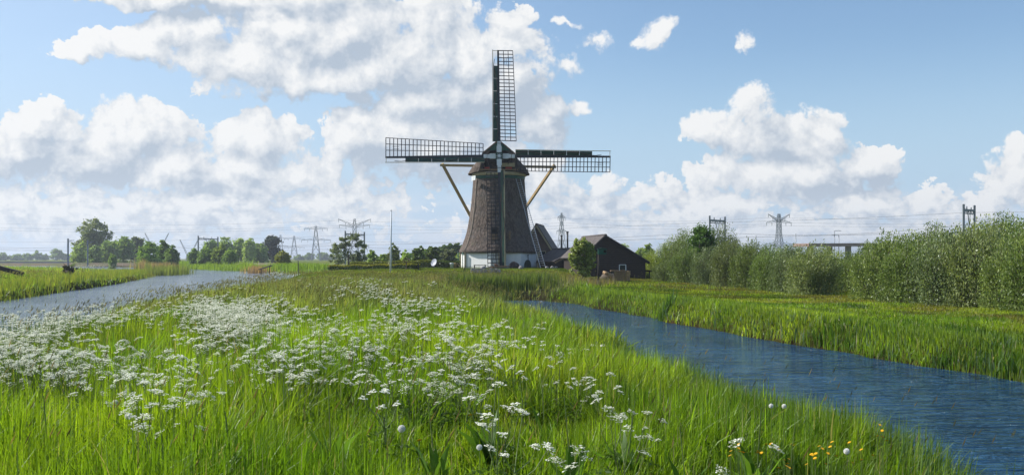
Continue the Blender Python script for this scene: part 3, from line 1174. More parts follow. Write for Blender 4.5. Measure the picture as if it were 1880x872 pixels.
    for (x0, y0, x1, y1) in ((812, 301, 900, 464), (1018, 303.5, 909, 464)):
        m = MB()
        a, b = L(x0, y0, by + 0.9), L(x1, y1, by + 9.5)
        m.beam(a, b, 0.25, 0.25)
        m.build('brace', M['tan'], mill)
    m = MB().beam((0, 2.2, zl(300)), L(906, 474, by + 10.2), 0.36, 0.36)
    m.build('tail_pole', M['tan'], mill)
    m = MB()
    a = L(906, 468, by + 10.2)
    m.tube([(a.x - .5, a.y, a.z - .2), (a.x + .5, a.y, a.z - .2)], 0.25, 12)
    m.beam((a.x - .6, a.y, -0.1), (a.x - .6, a.y, a.z + .1), .1)
    m.beam((a.x + .6, a.y, -0.1), (a.x + .6, a.y, a.z + .1), .1)
    m.build('winch', M['tan'], mill)
    # brake rope hanging off the cap front
    m = MB().tube([L(893, 290, by - 5.4), L(903, 320, by - 5.5), L(925, 372, by - 5.6), L(921, 440, by - 5.7)], 0.025, 5)
    m.build('brake_rope', M['sailcloth'], mill)
    m = MB()
    hp = [L(926, 460, by - 5.6), L(921, 456, by - 5.7), L(917, 462, by - 5.7), L(918, 474, by - 5.7), L(917, 485, by - 5.7)]
    m.tube(hp, 0.03, 6)
    m.build('rope_end', M['pipe'], mill)
    return mill, L


mill, ML = build_mill()


# ladder against the tower
def build_ladder():
    a, b = P(951, 328, 107.6), P(997, 491.5, 104.8)
    t = empty('ladder', b)
    tag(t, 'long aluminium ladder leaning against the right side of the windmill tower', 'ladder')
    d = Vector((0.36, -0.05, 0))
    a, b = a - t.location, Vector((0, 0, 0))
    for s in (-1, 1):
        m = MB().beam(b + d * s * 0.75, a + d * s * 0.62, 0.06, 0.10, (0, -1, 0))
        m.build('rail', M['alu'], t)
    m = MB()
    for i in range(38):
        q = b.lerp(a, (i + 1) / 40)
        m.tube([q - d * 0.7, q + d * 0.7], 0.022, 5)
    m.build('rungs', M['alu'], t)


build_ladder()


# ------------------------------------------------------------------ other buildings
def gable_building(name, label, cat, loc, rz, w, dep, eave, ridge, roofmat, wallmat, over=0.35, ridge_x=0.0, eave_r=None, verge=M['cream'], roof_th=0.14):
    """front gable faces -y in its own frame; loc is the middle of the front at ground level"""
    t = empty(name, loc, rz)
    tag(t, label, cat)
    er = eave if eave_r is None else eave_r
    m = MB()
    m.prism([(-w / 2, -0.2), (w / 2, -0.2), (w / 2, er), (ridge_x, ridge), (-w / 2, eave)], 0, dep)
    m.build('wall', wallmat, t)
    m = MB()
    for sgn, e in ((-1, eave), (1, er)):
        ex = sgn * w / 2
        sl = Vector((ex - ridge_x, 0, e - ridge)).normalized()
        far = Vector((ex, 0, e)) + sl * over
        nr = Vector((-sl.z * sgn, 0, sl.x * sgn)) if True else None
        if nr.z < 0: nr = -nr
        A = Vector((ridge_x, 0, ridge)) + nr * 0.02
        B = far + nr * 0.02
        pts = []
        for yy in (-0.25, dep + 0.25):
            for p in (A, B, B + nr * roof_th, A + nr * roof_th):
                pts.append((p.x, yy, p.z))
        m.add(pts, [(0, 1, 2, 3), (7, 6, 5, 4), (0, 4, 5, 1), (1, 5, 6, 2), (2, 6, 7, 3), (3, 7, 4, 0)])
    rf = m.build('roof', roofmat, t)
    m = MB().tube([(ridge_x, -0.3, ridge + roof_th), (ridge_x, dep + 0.3, ridge + roof_th)], 0.13, 8)
    m.build('ridge_cap', roofmat, rf)
    m = MB()
    for sgn, e in ((-1, eave), (1, er)):
        ex = sgn * w / 2
        sl = Vector((ex - ridge_x, 0, e - ridge)).normalized()
        far = Vector((ex, 0, e)) + sl * over
        m.beam((ridge_x, -0.29, ridge - 0.02), (far.x, -0.29, far.z - 0.02), 0.05, 0.18, (0, 0, 1))
    m.build('verge_board', verge, t)
    return t


def P0(px, Y, dz=0.0):
    x = (px - HX) / F * Y
    return (x, Y, gz(x, Y) + dz)


# barn
bl = P0(1129, 93)
barn = gable_building('barn', 'black tarred timber barn with a low-pitched roof beside the willow shrubs', 'barn',
                      (bl[0], bl[1], bl[2]), math.radians(9), 5.9, 9.0, 1.9, 3.75, M['tiles'], M['boards'], ridge_x=-0.95, eave_r=1.45, verge=M['darkwood'])


def add_window(parent, x, z, w, h, frame=M['white'], fy=-0.02):
    m = MB().box((x - w / 2, fy - 0.01, z), (x + w / 2, fy + 0.03, z + h))
    wd = m.build('window', M['glass'], parent)
    f = MB()
    for a, b in (((x - w / 2, z), (x + w / 2, z)), ((x - w / 2, z + h), (x + w / 2, z + h)), ((x - w / 2, z), (x - w / 2, z + h)), ((x + w / 2, z), (x + w / 2, z + h))):
        f.beam((a[0], fy - 0.03, a[1]), (b[0], fy - 0.03, b[1]), 0.07, 0.06)
    f.build('window_frame', frame, wd)
    return wd


add_window(barn, 0.72, 0.42, 0.62, 0.72)

# brick extension behind the mill
hl = P0(985, 114)
house = gable_building('brick_house', 'brown brick house with a steep tiled roof close behind the windmill', 'house', (hl[0], hl[1], hl[2]), math.radians(-8),
                       3.2, 7.0, 2.2, 4.75, M['pantiles'], M['brick'], over=0.35, verge=M['cream'])
for x in (0.7,):
    add_window(house, x, 0.9, 0.7, 0.9, M['cream'])
hl = P0(1009, 117)
lean = gable_building('side_shed', 'small dark shed with pale roof edge between the brick house and the garden tree', 'shed', (hl[0], hl[1], hl[2]), math.radians(-8),
                      2.0, 3.6, 1.15, 2.05, M['tiles'], M['boards'], over=0.2, ridge_x=-0.4, eave_r=0.8, verge=M['cream'])
add_window(lean, 0, 0.2, 0.5, 0.6, M['darkwood'])
hl = P0(1050, 106)
shed = gable_building('open_shed', 'low open shed with a pale grey tiled roof left of the black barn', 'shed', (hl[0], hl[1], hl[2]), math.radians(24),
                      3.6, 5.0, 0.75, 1.9, M['tiles'], M['boards'], over=0.4, ridge_x=0.4, verge=M['plank'])
m = MB()
m.box((-1.2, -0.05, 0.0), (0.9, -0.02, 0.75))  # thin near-black sheet on the closed wall, painted shade of the open front
m.build('opening_shade_panel', M['dark'], shed)

# stovepipes behind the shed
for (px, y0, label) in ((1031, 434, 'left of two thin black stovepipes behind the low shed'), (1042, 427, 'right of two thin black stovepipes behind the low shed')):
    b = P0(px, 118)
    t = tag(empty('stovepipe', b), label, 'chimney', 'stovepipes behind the shed')
    top = P(px, y0, 118).z - b[2]
    MB().tube([(0, 0, -0.2), (0, 0, top)], 0.10, 8).build('pipe', M['pipe'], t)
    MB().tube([(0, 0, top), (0, 0, top + 0.15)], [0.17, 0.12], 8).build('cowl', M['pipe'], t)


# ------------------------------------------------------------------ garden things round the mill
def simple(name, label, cat, loc, fn, mat, group=None, rz=0):
    m = MB()
    fn(m)
    o = m.build(name, mat)
    o.location = loc
    o.rotation_euler = (0, 0, rz)
    return tag(o, label, cat, group)


# flagpole
b = P0(717, 98)
t = tag(empty('flagpole', b), 'tall white flagpole without a flag, standing in the grass left of the windmill', 'flagpole')
htop = P(718, 388, 98).z - b[2]
MB().tube([(0, 0, -0.2), (0.03, 0, htop * .5), (0.06, 0, htop)], [0.10, 0.075, 0.045], 10).build('pole', M['white'], t)
MB().tube([(0.06, 0, htop), (0.06, 0, htop + 0.07), (0.06, 0, htop + 0.14)], [0.03, 0.08, 0.02], 8).build('finial', M['alu'], t)
MB().tube([(0.13, -0.05, 1.0), (0.11, -0.05, htop - .1)], 0.010, 4).build('halyard', M['white'], t)

# satellite dish
b = P0(797, 104)
t = tag(empty('satellite_dish', b), 'small grey satellite dish on a short mast in the garden left of the windmill', 'satellite dish')
t.scale = (0.82,) * 3
MB().tube([(0, 0.1, -0.1), (0, 0.1, 0.45)], 0.035, 8).build('mast', M['grey_metal'], t)
m = MB()
rings = []
ax = Vector((-0.55, -0.75, 0.38)).normalized()
uu = ax.cross(Vector((0, 0, 1))).normalized(); vv = uu.cross(ax)
for k, (r, dd) in enumerate(((0.05, 0.0), (0.2, 0.015), (0.36, 0.055), (0.45, 0.09))):
    rings.append([Vector((0, 0, 0.72)) + ax * dd + (uu * math.cos(t_) + vv * 1.1 * math.sin(t_)) * r for t_ in np.linspace(0, 2 * math.pi, 20, endpoint=False)])
loft(m, rings, cap_bot=True)
rings = [[p - ax * 0.02 for p in r] for r in rings]
loft(m, rings[::-1])
m.build('dish', surf('dish_paint', (0.42, 0.44, 0.50), (0.36, 0.38, 0.43), 3, 0.5), t)
MB().tube([Vector((0, 0, 0.3)), Vector((0, 0, 0.55)) + ax * 0.5], 0.015, 6).tube([Vector((0, 0, 0.55)) + ax * 0.46, Vector((0, 0, 0.60)) + ax * 0.58], 0.04, 8).build('feed_arm', M['grey_metal'], t)

# bird table
b = P0(746, 103)
t = tag(empty('bird_table', b), 'small wooden bird table on a post between flagpole and satellite dish', 'bird table')
MB().beam((0, 0, -0.1), (0, 0, 0.75), 0.12).build('post', M['plank'], t)
MB().box((-0.3, -0.25, 0.75), (0.3, 0.25, 0.80)).build('tray', M['plank'], t)
MB().prism([(-0.38, 0.98), (0, 1.16), (0.38, 0.98), (0.36, 0.94), (0, 1.11), (-0.36, 0.94)], -0.3, 0.3).build('roof', M['plank'], t)
for sx in (-1, 1):
    for sy in (-1, 1):
        MB().beam((0.25 * sx, 0.2 * sy, 0.8), (0.25 * sx, 0.2 * sy, 1.02), 0.04).build('upright', M['plank'], t)

# nest box on a post by the canal head
b = P0(1098.5, 66)
t = tag(empty('nest_box_post', b), 'green bird nest box on a tall dark post in front of the barn', 'nest box')
top = P(1100, 457, 66).z - b[2]
MB().tube([(0, 0, -0.2), (0.02, 0, top - 0.35)], 0.055, 8).build('post', M['darkwood'], t)
m = MB().box((-0.02, -0.17, top - 0.36), (0.52, 0.17, top - 0.04))
bxo = m.build('box', M['teal'], t)
MB().prism([(-0.08, top - 0.04), (0.6, top - 0.04), (0.6, top), (0.25, top + 0.09), (-0.08, top)], -0.24, 0.24).build('roof', M['green'], bxo)
MB().box((0.33, -0.18, top - 0.25), (0.50, -0.16, top - 0.08)).build('entrance_shade_panel', M['dark'], bxo)  # near-black plate on the box front, painted shade of the hole

# timber crate and log heap by the barn
b = P0(1141, 80)
t = tag(empty('timber_crate', b), 'raw timber crate of stacked planks on the grass before the barn', 'crate')
m = MB()
for k in range(7):
    m.box((-0.62, 0, 0.02 + k * 0.11), (0.32, 0.02, 0.12 + k * 0.11))
m.build('front_board', M['plank'], t)
m = MB()
for k in range(8):
    for j in range(3):
        m.tube([(0.36 + (k % 2) * .03, 0.1 + j * 0.2, 0.06 + k * 0.1), (0.72 + random.uniform(-.04, .04), 0.1 + j * 0.2, 0.06 + k * 0.1)], 0.05, 7)
m.build('stacked_timber', M['log'], t)
MB().box((-0.85, -0.05, 0.80), (0.40, 0.8, 0.86)).build('top_board', M['plank'], t)
m = MB()
m.box((-0.6, 0.06, 0), (0.3, 0.75, 0.78))
m.build('inner_box', M['darkwood'], t)
grp = 'logs heaped beside the timber crate'
for i in range(11):
    px = 1112 + i * 1.9
    b = P0(px, 82.5 + (i % 2) * .4)
    h = 0.62 - 0.045 * i if i < 9 else 0.2
    l_ = 0.45 + 0.25 * random.random()
    lab = 'split pale log on the heap between nest box post and timber crate'
    o = simple('log', lab, 'log', (b[0], b[1], b[2] + 0.05 + max(0.1, h)), lambda m_: m_.tube([(-l_ / 2, 0, 0), (l_ / 2, 0.05, -0.12)], 0.09 + 0.02 * random.random(), 8), M['log'], grp, random.uniform(-.5, .5))
b = P0(1120, 83.4)
simple('earth_heap', 'low brown heap of earth and rubble under the pale logs beside the barn', 'heap', b,
       lambda m_: [m_.tube([(-1.1, 0, -0.3), (-0.5, 0, 0.12), (0.3, 0, 0.18), (1.3, 0, -0.3)], [0.1, 0.42, 0.38, 0.1], 10)], M['bark'])

# low rail fence right of the barn
A, B_ = P0(1178, 96), P0(1222, 92)
t = tag(empty('rail_fence', A), 'low dark rail fence between the barn and the willow shrubs', 'fence')
v = Vector(B_) - Vector(A)
MB().beam((0, 0, 0.55), (v.x, v.y, 0.52), 0.10, 0.16).build('rail', M['darkwood'], t)
for k in range(4):
    q = v * (k / 3)
    MB().beam((q.x, q.y, -0.2), (q.x, q.y, 0.6), 0.1).build('post', M['darkwood'], t)

# upright edging stones below the mill
st = MB()
pl = [(-0.085, 0)] + [(0.085 * math.cos(a), 0.24 + 0.10 * math.sin(a)) for a in np.linspace(math.pi, 0, 7)] + [(0.085, 0)]
st.prism(pl[::-1], -0.05, 0.05)
stm = st.mesh('edging_stone', M['stone'])
for i in range(17):
    px = 866 + i * 3.25
    b = P0(px, 96 + 0.1 * math.sin(i))
    o = link('edging_stone', stm)
    o.location = (b[0], b[1], b[2] + 0.05)
    o.rotation_euler = (random.uniform(-.12, .12), random.uniform(-.08, .08), random.uniform(-.4, .4))
    k = random.uniform(0.85, 1.15)
    o.scale = (k, 1, k * 1.2)
    tag(o, 'upright pale edging stone in the row on the bank below the windmill', 'stone', 'edging stones in a row below the windmill')

# stones, pots and timber before the mill wall
def rock_mesh(name, mat, sx, sy, sz, seed):
    import bmesh
    bm = bmesh.new()
    bmesh.ops.create_icosphere(bm, subdivisions=2, radius=1)
    r_ = random.Random(seed)
    for v_ in bm.verts:
        k = 1 + r_.uniform(-.12, .12)
        v_.co = Vector((v_.co.x * sx * k, v_.co.y * sy * k, v_.co.z * sz * k))
    me = bpy.data.meshes.new(name)
    bm.to_mesh(me)
    bm.free()
    me.materials.append(mat)
    return me


for i, (px, Y, s, lab) in enumerate(((887, 102.5, 0.22, 'grey fieldstone on the lawn left of the plank pile'), (956, 102.5, 0.20, 'grey fieldstone on the lawn left of the arched door'),
                                     (1004, 103, 0.16, 'small pale fieldstone at the foot of the ladder'), (1014, 103, 0.17, 'pale fieldstone between ladder foot and garden tree'),
                                     (1021, 103.5, 0.15, 'pale fieldstone nearest the garden tree on the lawn'))):
    b = P0(px, Y)
    o = link('fieldstone', rock_mesh('fieldstone', M['stone'], s * 1.2, s, s * 0.85, i))
    o.location = (b[0], b[1], b[2] + s * 0.5)
    tag(o, lab, 'stone', 'fieldstones on the mill lawn')
b = P0(944, 104.6)
o = link('stone_mound', rock_mesh('stone_mound', surf('dark_rubble', (0.07, 0.05, 0.045), (0.035, 0.028, 0.026), 8, 0.95, bump=0.02), 0.55, 0.4, 0.5, 12))
o.location = (b[0], b[1], b[2] + 0.2)
tag(o, 'dark brown rubble mound against the mill wall right of the pale sail edge', 'mound')
for i in range(6):
    b = P0(902 + i * 4.2, 103.4 + 0.2 * (i % 2))
    ln = random.uniform(0.7, 1.5)
    simple('plank', 'old brown plank lying in the pile under the lower sail tip', 'plank', (b[0], b[1], b[2] + 0.06 + 0.07 * (i % 3)),
           lambda m_: m_.box((-ln / 2, -0.09, 0), (ln / 2, 0.09, 0.07)), M['plank'], 'planks piled under the lower sail', random.uniform(-.25, .25))
for i, (px, lab, mt, h) in enumerate(((830, 'white upright garden barrel left of the mill wall', M['white'], 0.55), (836.5, 'sandy brown garden barrel touching the mill wall', M['log'], 0.55),
                                      (911, 'terracotta flower pot on the pile under the lower sail', M['terracotta'], 0.3))):
    b = P0(px, 104.5)
    simple('garden_pot', lab, 'pot', (b[0], b[1], b[2] + (0.15 if i == 2 else 0)),
           lambda m_: m_.tube([(0, 0, 0), (0, 0, h * .8), (0, 0, h * .82), (0, 0, h)], [0.15, 0.21, 0.24, 0.24], 12), mt)
# dark low bench before the mill
b = P0(880, 104.3)
t = tag(empty('garden_bench', b), 'low dark wooden bench before the white mill wall, left of the lower sail', 'bench')
MB().box((-0.6, -0.2, 0.34), (0.75, 0.2, 0.40)).build('seat', M['darkwood'], t)
for s in (-0.5, 0.62):
    MB().box((s - .05, -0.18, -0.05), (s + .05, 0.18, 0.34)).build('leg', M['darkwood'], t)

# garden posts
for (px, py, Y, lab) in ((853.5, 499, 97, 'short wooden stake on the bank left of the edging stones'), (768, 491, 101, 'dark stake at the right end of the clipped hedge')):
    b = P0(px, Y)
    simple('stake', lab, 'post', b, lambda m_: m_.beam((0, 0, -0.1), (0, 0, 0.65), 0.09), M['darkwood'])
# slender dark pole at the river bend
b = P0(549, 128)
simple('mooring_pole', 'dark slender pole standing at the river bend among white flowers', 'pole', b,
       lambda m_: m_.tube([(0, 0, -0.3), (-0.12, 0, 3.0)], [0.07, 0.055], 7), M['darkwood'])
# jetty plank by the river
A = P0(476, 160)
simple('jetty', 'dark sloping plank jetty on the far river bank beside pink reeds', 'jetty', (A[0], A[1], 0.7),
       lambda m_: [m_.beam((0, 0, 0.1), (2.7, -3, 0.75), 0.35, 0.12), m_.beam((0.4, -.4, -0.9), (0.4, -.4, 0.2), 0.12), m_.beam((2.3, -2.6, -0.9), (2.3, -2.6, 0.6), 0.12)], M['darkwood'])
# heavy slanting beam at the left edge
A = P0(-40, 52)
p0, p1 = P(-30, 484, 95), P(42, 503, 95)
t = tag(empty('fallen_beam', (p1.x, p1.y, gz(p1.x, p1.y))), 'heavy dark wooden beam slanting down to the grass at the left edge', 'beam')
MB().beam(p0 - t.location, p1 - t.location, 0.42, 0.40).build('beam', M['darkwood'], t)
MB().beam(p1 - t.location + Vector((-0.15, 0, -0.1)), (-0.1, 0, -0.25), 0.16).build('post', M['darkwood'], t)
q = p0.lerp(p1, 0.45) - t.location
q = p0.lerp(p1, 0.1) - t.location
MB().beam(q, (q.x, q.y, -0.2), 0.2).build('post', M['darkwood'], t)
p0, p1 = P(-60, 499, 90), P(22, 512, 90)
simple('low_plank', 'thin dark plank lying below the slanting beam at the left edge', 'plank', (0, 0, 0),
       lambda m_: m_.beam(p0, p1, 0.14, 0.10), M['darkwood'])
#@@PLANTS
# ------------------------------------------------------------------ leaves, trees and shrubs
def leaf_cards(pos, size, cols, up_bias=0.3, aspect=0.55, axis=None):
    """one folded diamond leaf (or leaf spray) per position"""
    n = len(pos)
    d = rng.normal(size=(n, 3)) if axis is None else axis + rng.normal(size=(n, 3)) * 0.55
    d[:, 2] += up_bias
    d /= np.linalg.norm(d, axis=1, keepdims=True) + 1e-9
    e = rng.normal(size=(n, 3))
    s = np.cross(d, e)
    s /= np.linalg.norm(s, axis=1, keepdims=True) + 1e-9
    L = size[:, None] * (0.7 + 0.6 * rng.random((n, 1)))
    W = L * aspect
    a = pos - d * L * 0.5
    b = pos + s * W * 0.5
    c = pos + d * L * 0.5
    e_ = pos - s * W * 0.5
    V = np.stack([a, b, c, e_], 1).reshape(-1, 3)
    Fc = np.arange(n * 4).reshape(n, 4)
    return V, Fc, np.repeat(cols, 4, axis=0)


def crown_mesh(name, blobs, n, size, base, light, r_, clump=0.30, flat=1.0, mat='far_leaf', shell=0.55, nclump=None):
    """leaf sprays gathered in clumps spread through the volume of the given ellipsoids (cx, cy, cz, rx, ry, rz)"""
    B = np.array(blobs, float)
    vol = B[:, 3] * B[:, 4] * B[:, 5]
    pick = r_.choice(len(B), size=nclump or max(24, n // 45), p=vol / vol.sum())
    k = len(pick)
    u = r_.normal(size=(k, 3))
    u /= np.linalg.norm(u, axis=1, keepdims=True)
    rad = shell + (1.04 - shell) * r_.random((k, 1)) ** 0.6
    cc = B[pick, :3] + u * B[pick, 3:] * rad
    ci = r_.integers(0, k, n)
    mr = B[pick, 3:].mean(axis=1)
    sg = (mr * clump)[ci][:, None] * np.array([1, 1, 0.7 * flat])
    pos = cc[ci] + r_.normal(size=(n, 3)) * sg * 0.62
    tone = r_.random(k)[ci]
    c = np.array(base) + (np.array(light) - np.array(base)) * np.clip(tone[:, None] * 0.9 + r_.normal(size=(n, 1)) * 0.15, 0, 1)
    c = c * (0.85 + 0.3 * r_.random((n, 1)))
    V, Fc, C_ = leaf_cards(pos, np.full(n, size), c, 0.2, 0.7)
    return rawmesh(name, V, [Fc], M[mat], C_)


def trunk_mesh(name, h, r, limbs, r_, mat=None, spread=0.5, lean=(0, 0)):
    m = MB()
    pts = [(lean[0] * t * h + r_.normal() * 0.03 * h * t, lean[1] * t * h + r_.normal() * 0.03 * h * t, h * t - 0.15) for t in (0, .3, .6, .85)]
    m.tube(pts, r, 8, r1=r * 0.35)
    for i in range(limbs):
        t = 0.25 + 0.55 * r_.random()
        b = np.array([lean[0] * t * h, lean[1] * t * h, h * t])
        a = r_.random() * 2 * math.pi
        l_ = h * spread * (0.6 + 0.5 * r_.random())
        e = b + np.array([math.cos(a) * l_ * 0.7, math.sin(a) * l_ * 0.7, l_ * 0.75])
        mid = (b + e) / 2 + r_.normal(size=3) * 0.06 * l_ + np.array([0, 0, -0.06 * l_])
        m.tube([b, mid, e], r * 0.42, 6, r1=r * 0.08)
        for j in range(2):
            f = mid + (e - mid) * 0.4
            m.tube([f, f + r_.normal(size=3) * 0.3 * l_ + np.array([0, 0, 0.25 * l_])], r * 0.16, 4, r1=r * 0.04)
    return m.mesh(name, mat or M['bark'])


def place_tree(name, label, cat, loc, crown, trunk, group=None, scale=(1, 1, 1), rz=0.0):
    t = empty(name, loc, rz)
    t.scale = scale
    tag(t, label, cat, group)
    link('trunk', trunk, t)
    link('crown', crown, t)
    return t


G_DARK, G_MID, G_LIGHT = (0.17, 0.24, 0.080), (0.27, 0.36, 0.100), (0.38, 0.46, 0.15)
G_GREY, G_GREYL = (0.085, 0.110, 0.055), (0.155, 0.180, 0.100)


def px_tree(name, label, x0, x1, ytop, Y, base, light, n, group=None, cat='tree', blobs=None, seed=0, size=None, zb=None, mat='far_leaf', trunk_f=0.35, bottom=0.12, clump=0.36):
    """a tree at distance Y whose crown spans x0..x1 and reaches ytop in photograph pixels"""
    r_ = np.random.default_rng(seed + 100)
    cx = ((x0 + x1) / 2 - HX) / F * Y
    w = (x1 - x0) / F * Y
    z0 = (gz(cx, Y) if zb is None else zb)
    h = EYE - (ytop - HY) / F * Y - z0
    if blobs is None:
        blobs = []
        for i in range(9):
            a = r_.random() * 2 * math.pi
            zz = bottom + (0.80 - bottom) * r_.random()
            k = 1.0 - 0.75 * max(0, zz - 0.45) / 0.55
            blobs.append((0.30 * k * math.cos(a), 0.30 * k * math.sin(a), zz, 0.22, 0.22, 0.17))
        blobs.append((0, 0, 0.5, 0.34, 0.34, 0.38))
        blobs.append((0.02, 0, 0.80, 0.2, 0.2, 0.19))
    bl = [(b[0] * w, b[1] * w * 0.8, b[2] * h, b[3] * w, b[4] * w * 0.8, b[5] * h) for b in blobs]
    sz = (size or max(0.16, 1.0 * Y / F * 3.2)) * 1.15
    lf = mat == 'leaf'
    cr = crown_mesh('crown', bl, int(n * (1.15 if lf else 1.9)), sz * (0.9 if lf else 1.0), base, light, r_, mat=mat, clump=clump * (0.95 if lf else 1.15), shell=0.45 if lf else 0.3)
    tr = trunk_mesh('trunk', h * 0.75, max(0.10, h * 0.028), 6, r_, spread=trunk_f)
    return place_tree(name, label, cat, (cx, Y, z0), cr, tr, group)


# --- left, far side of the river
tall = [(0.0, 0, 0.78, 0.28, 0.28, 0.20), (-0.22, 0, 0.70, 0.2, 0.2, 0.16), (0.22, 0, 0.70, 0.2, 0.2, 0.17), (-0.30, 0, 0.45, 0.18, 0.2, 0.2), (0.25, 0, 0.45, 0.22, 0.2, 0.2),
        (0, 0, 0.45, 0.3, 0.3, 0.28), (-0.1, 0, 0.2, 0.34, 0.3, 0.14), (0.2, 0, 0.22, 0.26, 0.3, 0.16), (0.05, 0, 0.93, 0.13, 0.2, 0.07), (-0.18, 0, 0.88, 0.1, 0.1, 0.07), (0.2, 0, 0.86, 0.1, 0.1, 0.07)]
px_tree('poplar_tree', 'tallest tree on the left, loose grey-green crown beside the rail mast', 134, 209, 403, 330, (0.16, 0.20, 0.09), (0.32, 0.35, 0.18), 5200, seed=1, blobs=tall, clump=0.24)
for i, (x0, x1, yt, Y, b_, l_, lab) in enumerate((
        (130, 165, 446, 320, G_MID, G_LIGHT, 'low bright shrub at the left foot of the tallest tree'),
        (180, 222, 440, 318, G_DARK, G_MID, 'dark round tree leaning against the right foot of the tallest tree'),
        (205, 247, 431, 325, G_DARK, G_MID, 'dark domed tree right of the tallest tree'),
        (238, 268, 434, 335, G_GREY, G_GREYL, 'greyish tree behind the dark domed tree on the left'),
        (158, 192, 452, 312, G_DARK, G_MID, 'dark low tree directly beneath the tallest tree'),
        (252, 300, 442, 215, (0.08, 0.125, 0.03), (0.14, 0.20, 0.045), 'bright green broad bush standing on the river headland'),
        (286, 312, 441, 225, (0.06, 0.09, 0.03), (0.12, 0.16, 0.045), 'darker bush in the middle of the river headland clump'),
        (302, 330, 450, 222, (0.06, 0.10, 0.03), (0.12, 0.165, 0.05), 'rightmost bush of the river headland clump'),
        (200, 214, 466, 250, (0.10, 0.15, 0.03), (0.16, 0.22, 0.05), 'small round bright bush alone in the field on the left'))):
    px_tree('broadleaf_tree' if yt < 445 else 'bush', lab, x0, x1, yt, Y, tuple(1.25 * q if Y > 300 else 1.9 * q for q in b_), tuple(1.25 * q if Y > 300 else 1.9 * q for q in l_), 3000, 'trees and bushes on the left river bank', 'tree' if yt < 445 else 'bush', seed=10 + i)
# far line of trees on the left horizon
for i, (x0, x1, yt, lab) in enumerate(((-8, 22, 464, 'hazy far tree cut by the left edge of the picture'), (18, 45, 467, 'hazy far tree second from the left edge'), (40, 62, 466, 'hazy low far tree third from the left edge'),
                                       (60, 76, 460, 'small rounded hazy tree standing up from the far left line'), (74, 90, 467, 'low hazy bush beside the largest far left tree'), (88, 120, 457, 'largest domed tree of the hazy far left line'),
                                       (112, 132, 466, 'hazy far tree just left of the rail mast'))):
    px_tree('distant_tree', lab, x0, x1, yt, 900, G_DARK, G_MID, 900, 'far trees on the left horizon', seed=30 + i, zb=0.5, size=1.6)
for i, (x0, x1, yt, lab) in enumerate(((538, 560, 468, 'low far bush left of the lattice pylon foot'), (558, 580, 464, 'far round bush beneath the T-shaped pylon'), (580, 606, 463, 'far flat-topped bush right of the T-shaped pylon'),
                                       (600, 640, 466, 'far low tree behind the silvery willow'))):
    px_tree('distant_tree', lab, x0, x1, yt, 1000, G_DARK, G_MID, 700, 'far trees beyond the pylons', seed=40 + i, zb=0.5, size=1.7)
# tree group by the left rail portal
for i, (x0, x1, yt, Y, b_, l_, lab) in enumerate((
        (368, 404, 440, 322, G_DARK, G_MID, 'tree under the left railway portal, dark and uneven'),
        (396, 430, 434, 330, G_DARK, G_LIGHT, 'tree with a pointed top right of the left railway portal'),
        (424, 452, 434, 335, G_MID, G_LIGHT, 'middle tree of the grove right of the left railway portal'),
        (446, 470, 437, 322, G_MID, G_LIGHT, 'pale leafy tree in the grove beside the purple beech'),
        (462, 492, 446, 326, G_DARK, G_MID, 'low dark tree in front of the purple beech'),
        (478, 520, 432, 345, (0.030, 0.042, 0.034), (0.062, 0.070, 0.058), 'dark purplish round beech at the right end of the grove'),
        (344, 368, 456, 250, (0.08, 0.12, 0.03), (0.13, 0.19, 0.045), 'bright bush at the left end of the far river bend'),
        (364, 396, 452, 248, (0.08, 0.12, 0.03), (0.14, 0.20, 0.045), 'bright bush second along the far river bend'),
        (388, 418, 450, 240, (0.09, 0.12, 0.03), (0.16, 0.20, 0.045), 'yellow-green bush in the middle of the far river bend'),
        (408, 436, 456, 238, (0.08, 0.12, 0.03), (0.14, 0.20, 0.045), 'bright bush at the right end of the far river bend'),
        (504, 534, 462, 190, (0.10, 0.11, 0.03), (0.17, 0.17, 0.05), 'olive bush alone on the bank between beech and pylons'))):
    px_tree('broadleaf_tree' if Y > 300 else 'bush', lab, x0, x1, yt, Y, tuple(1.25 * q if Y > 300 else 1.8 * q for q in b_), tuple(1.25 * q if Y > 300 else 1.8 * q for q in l_), 2800, 'grove and bushes at the river bend', 'tree' if Y > 300 else 'bush', seed=60 + i)
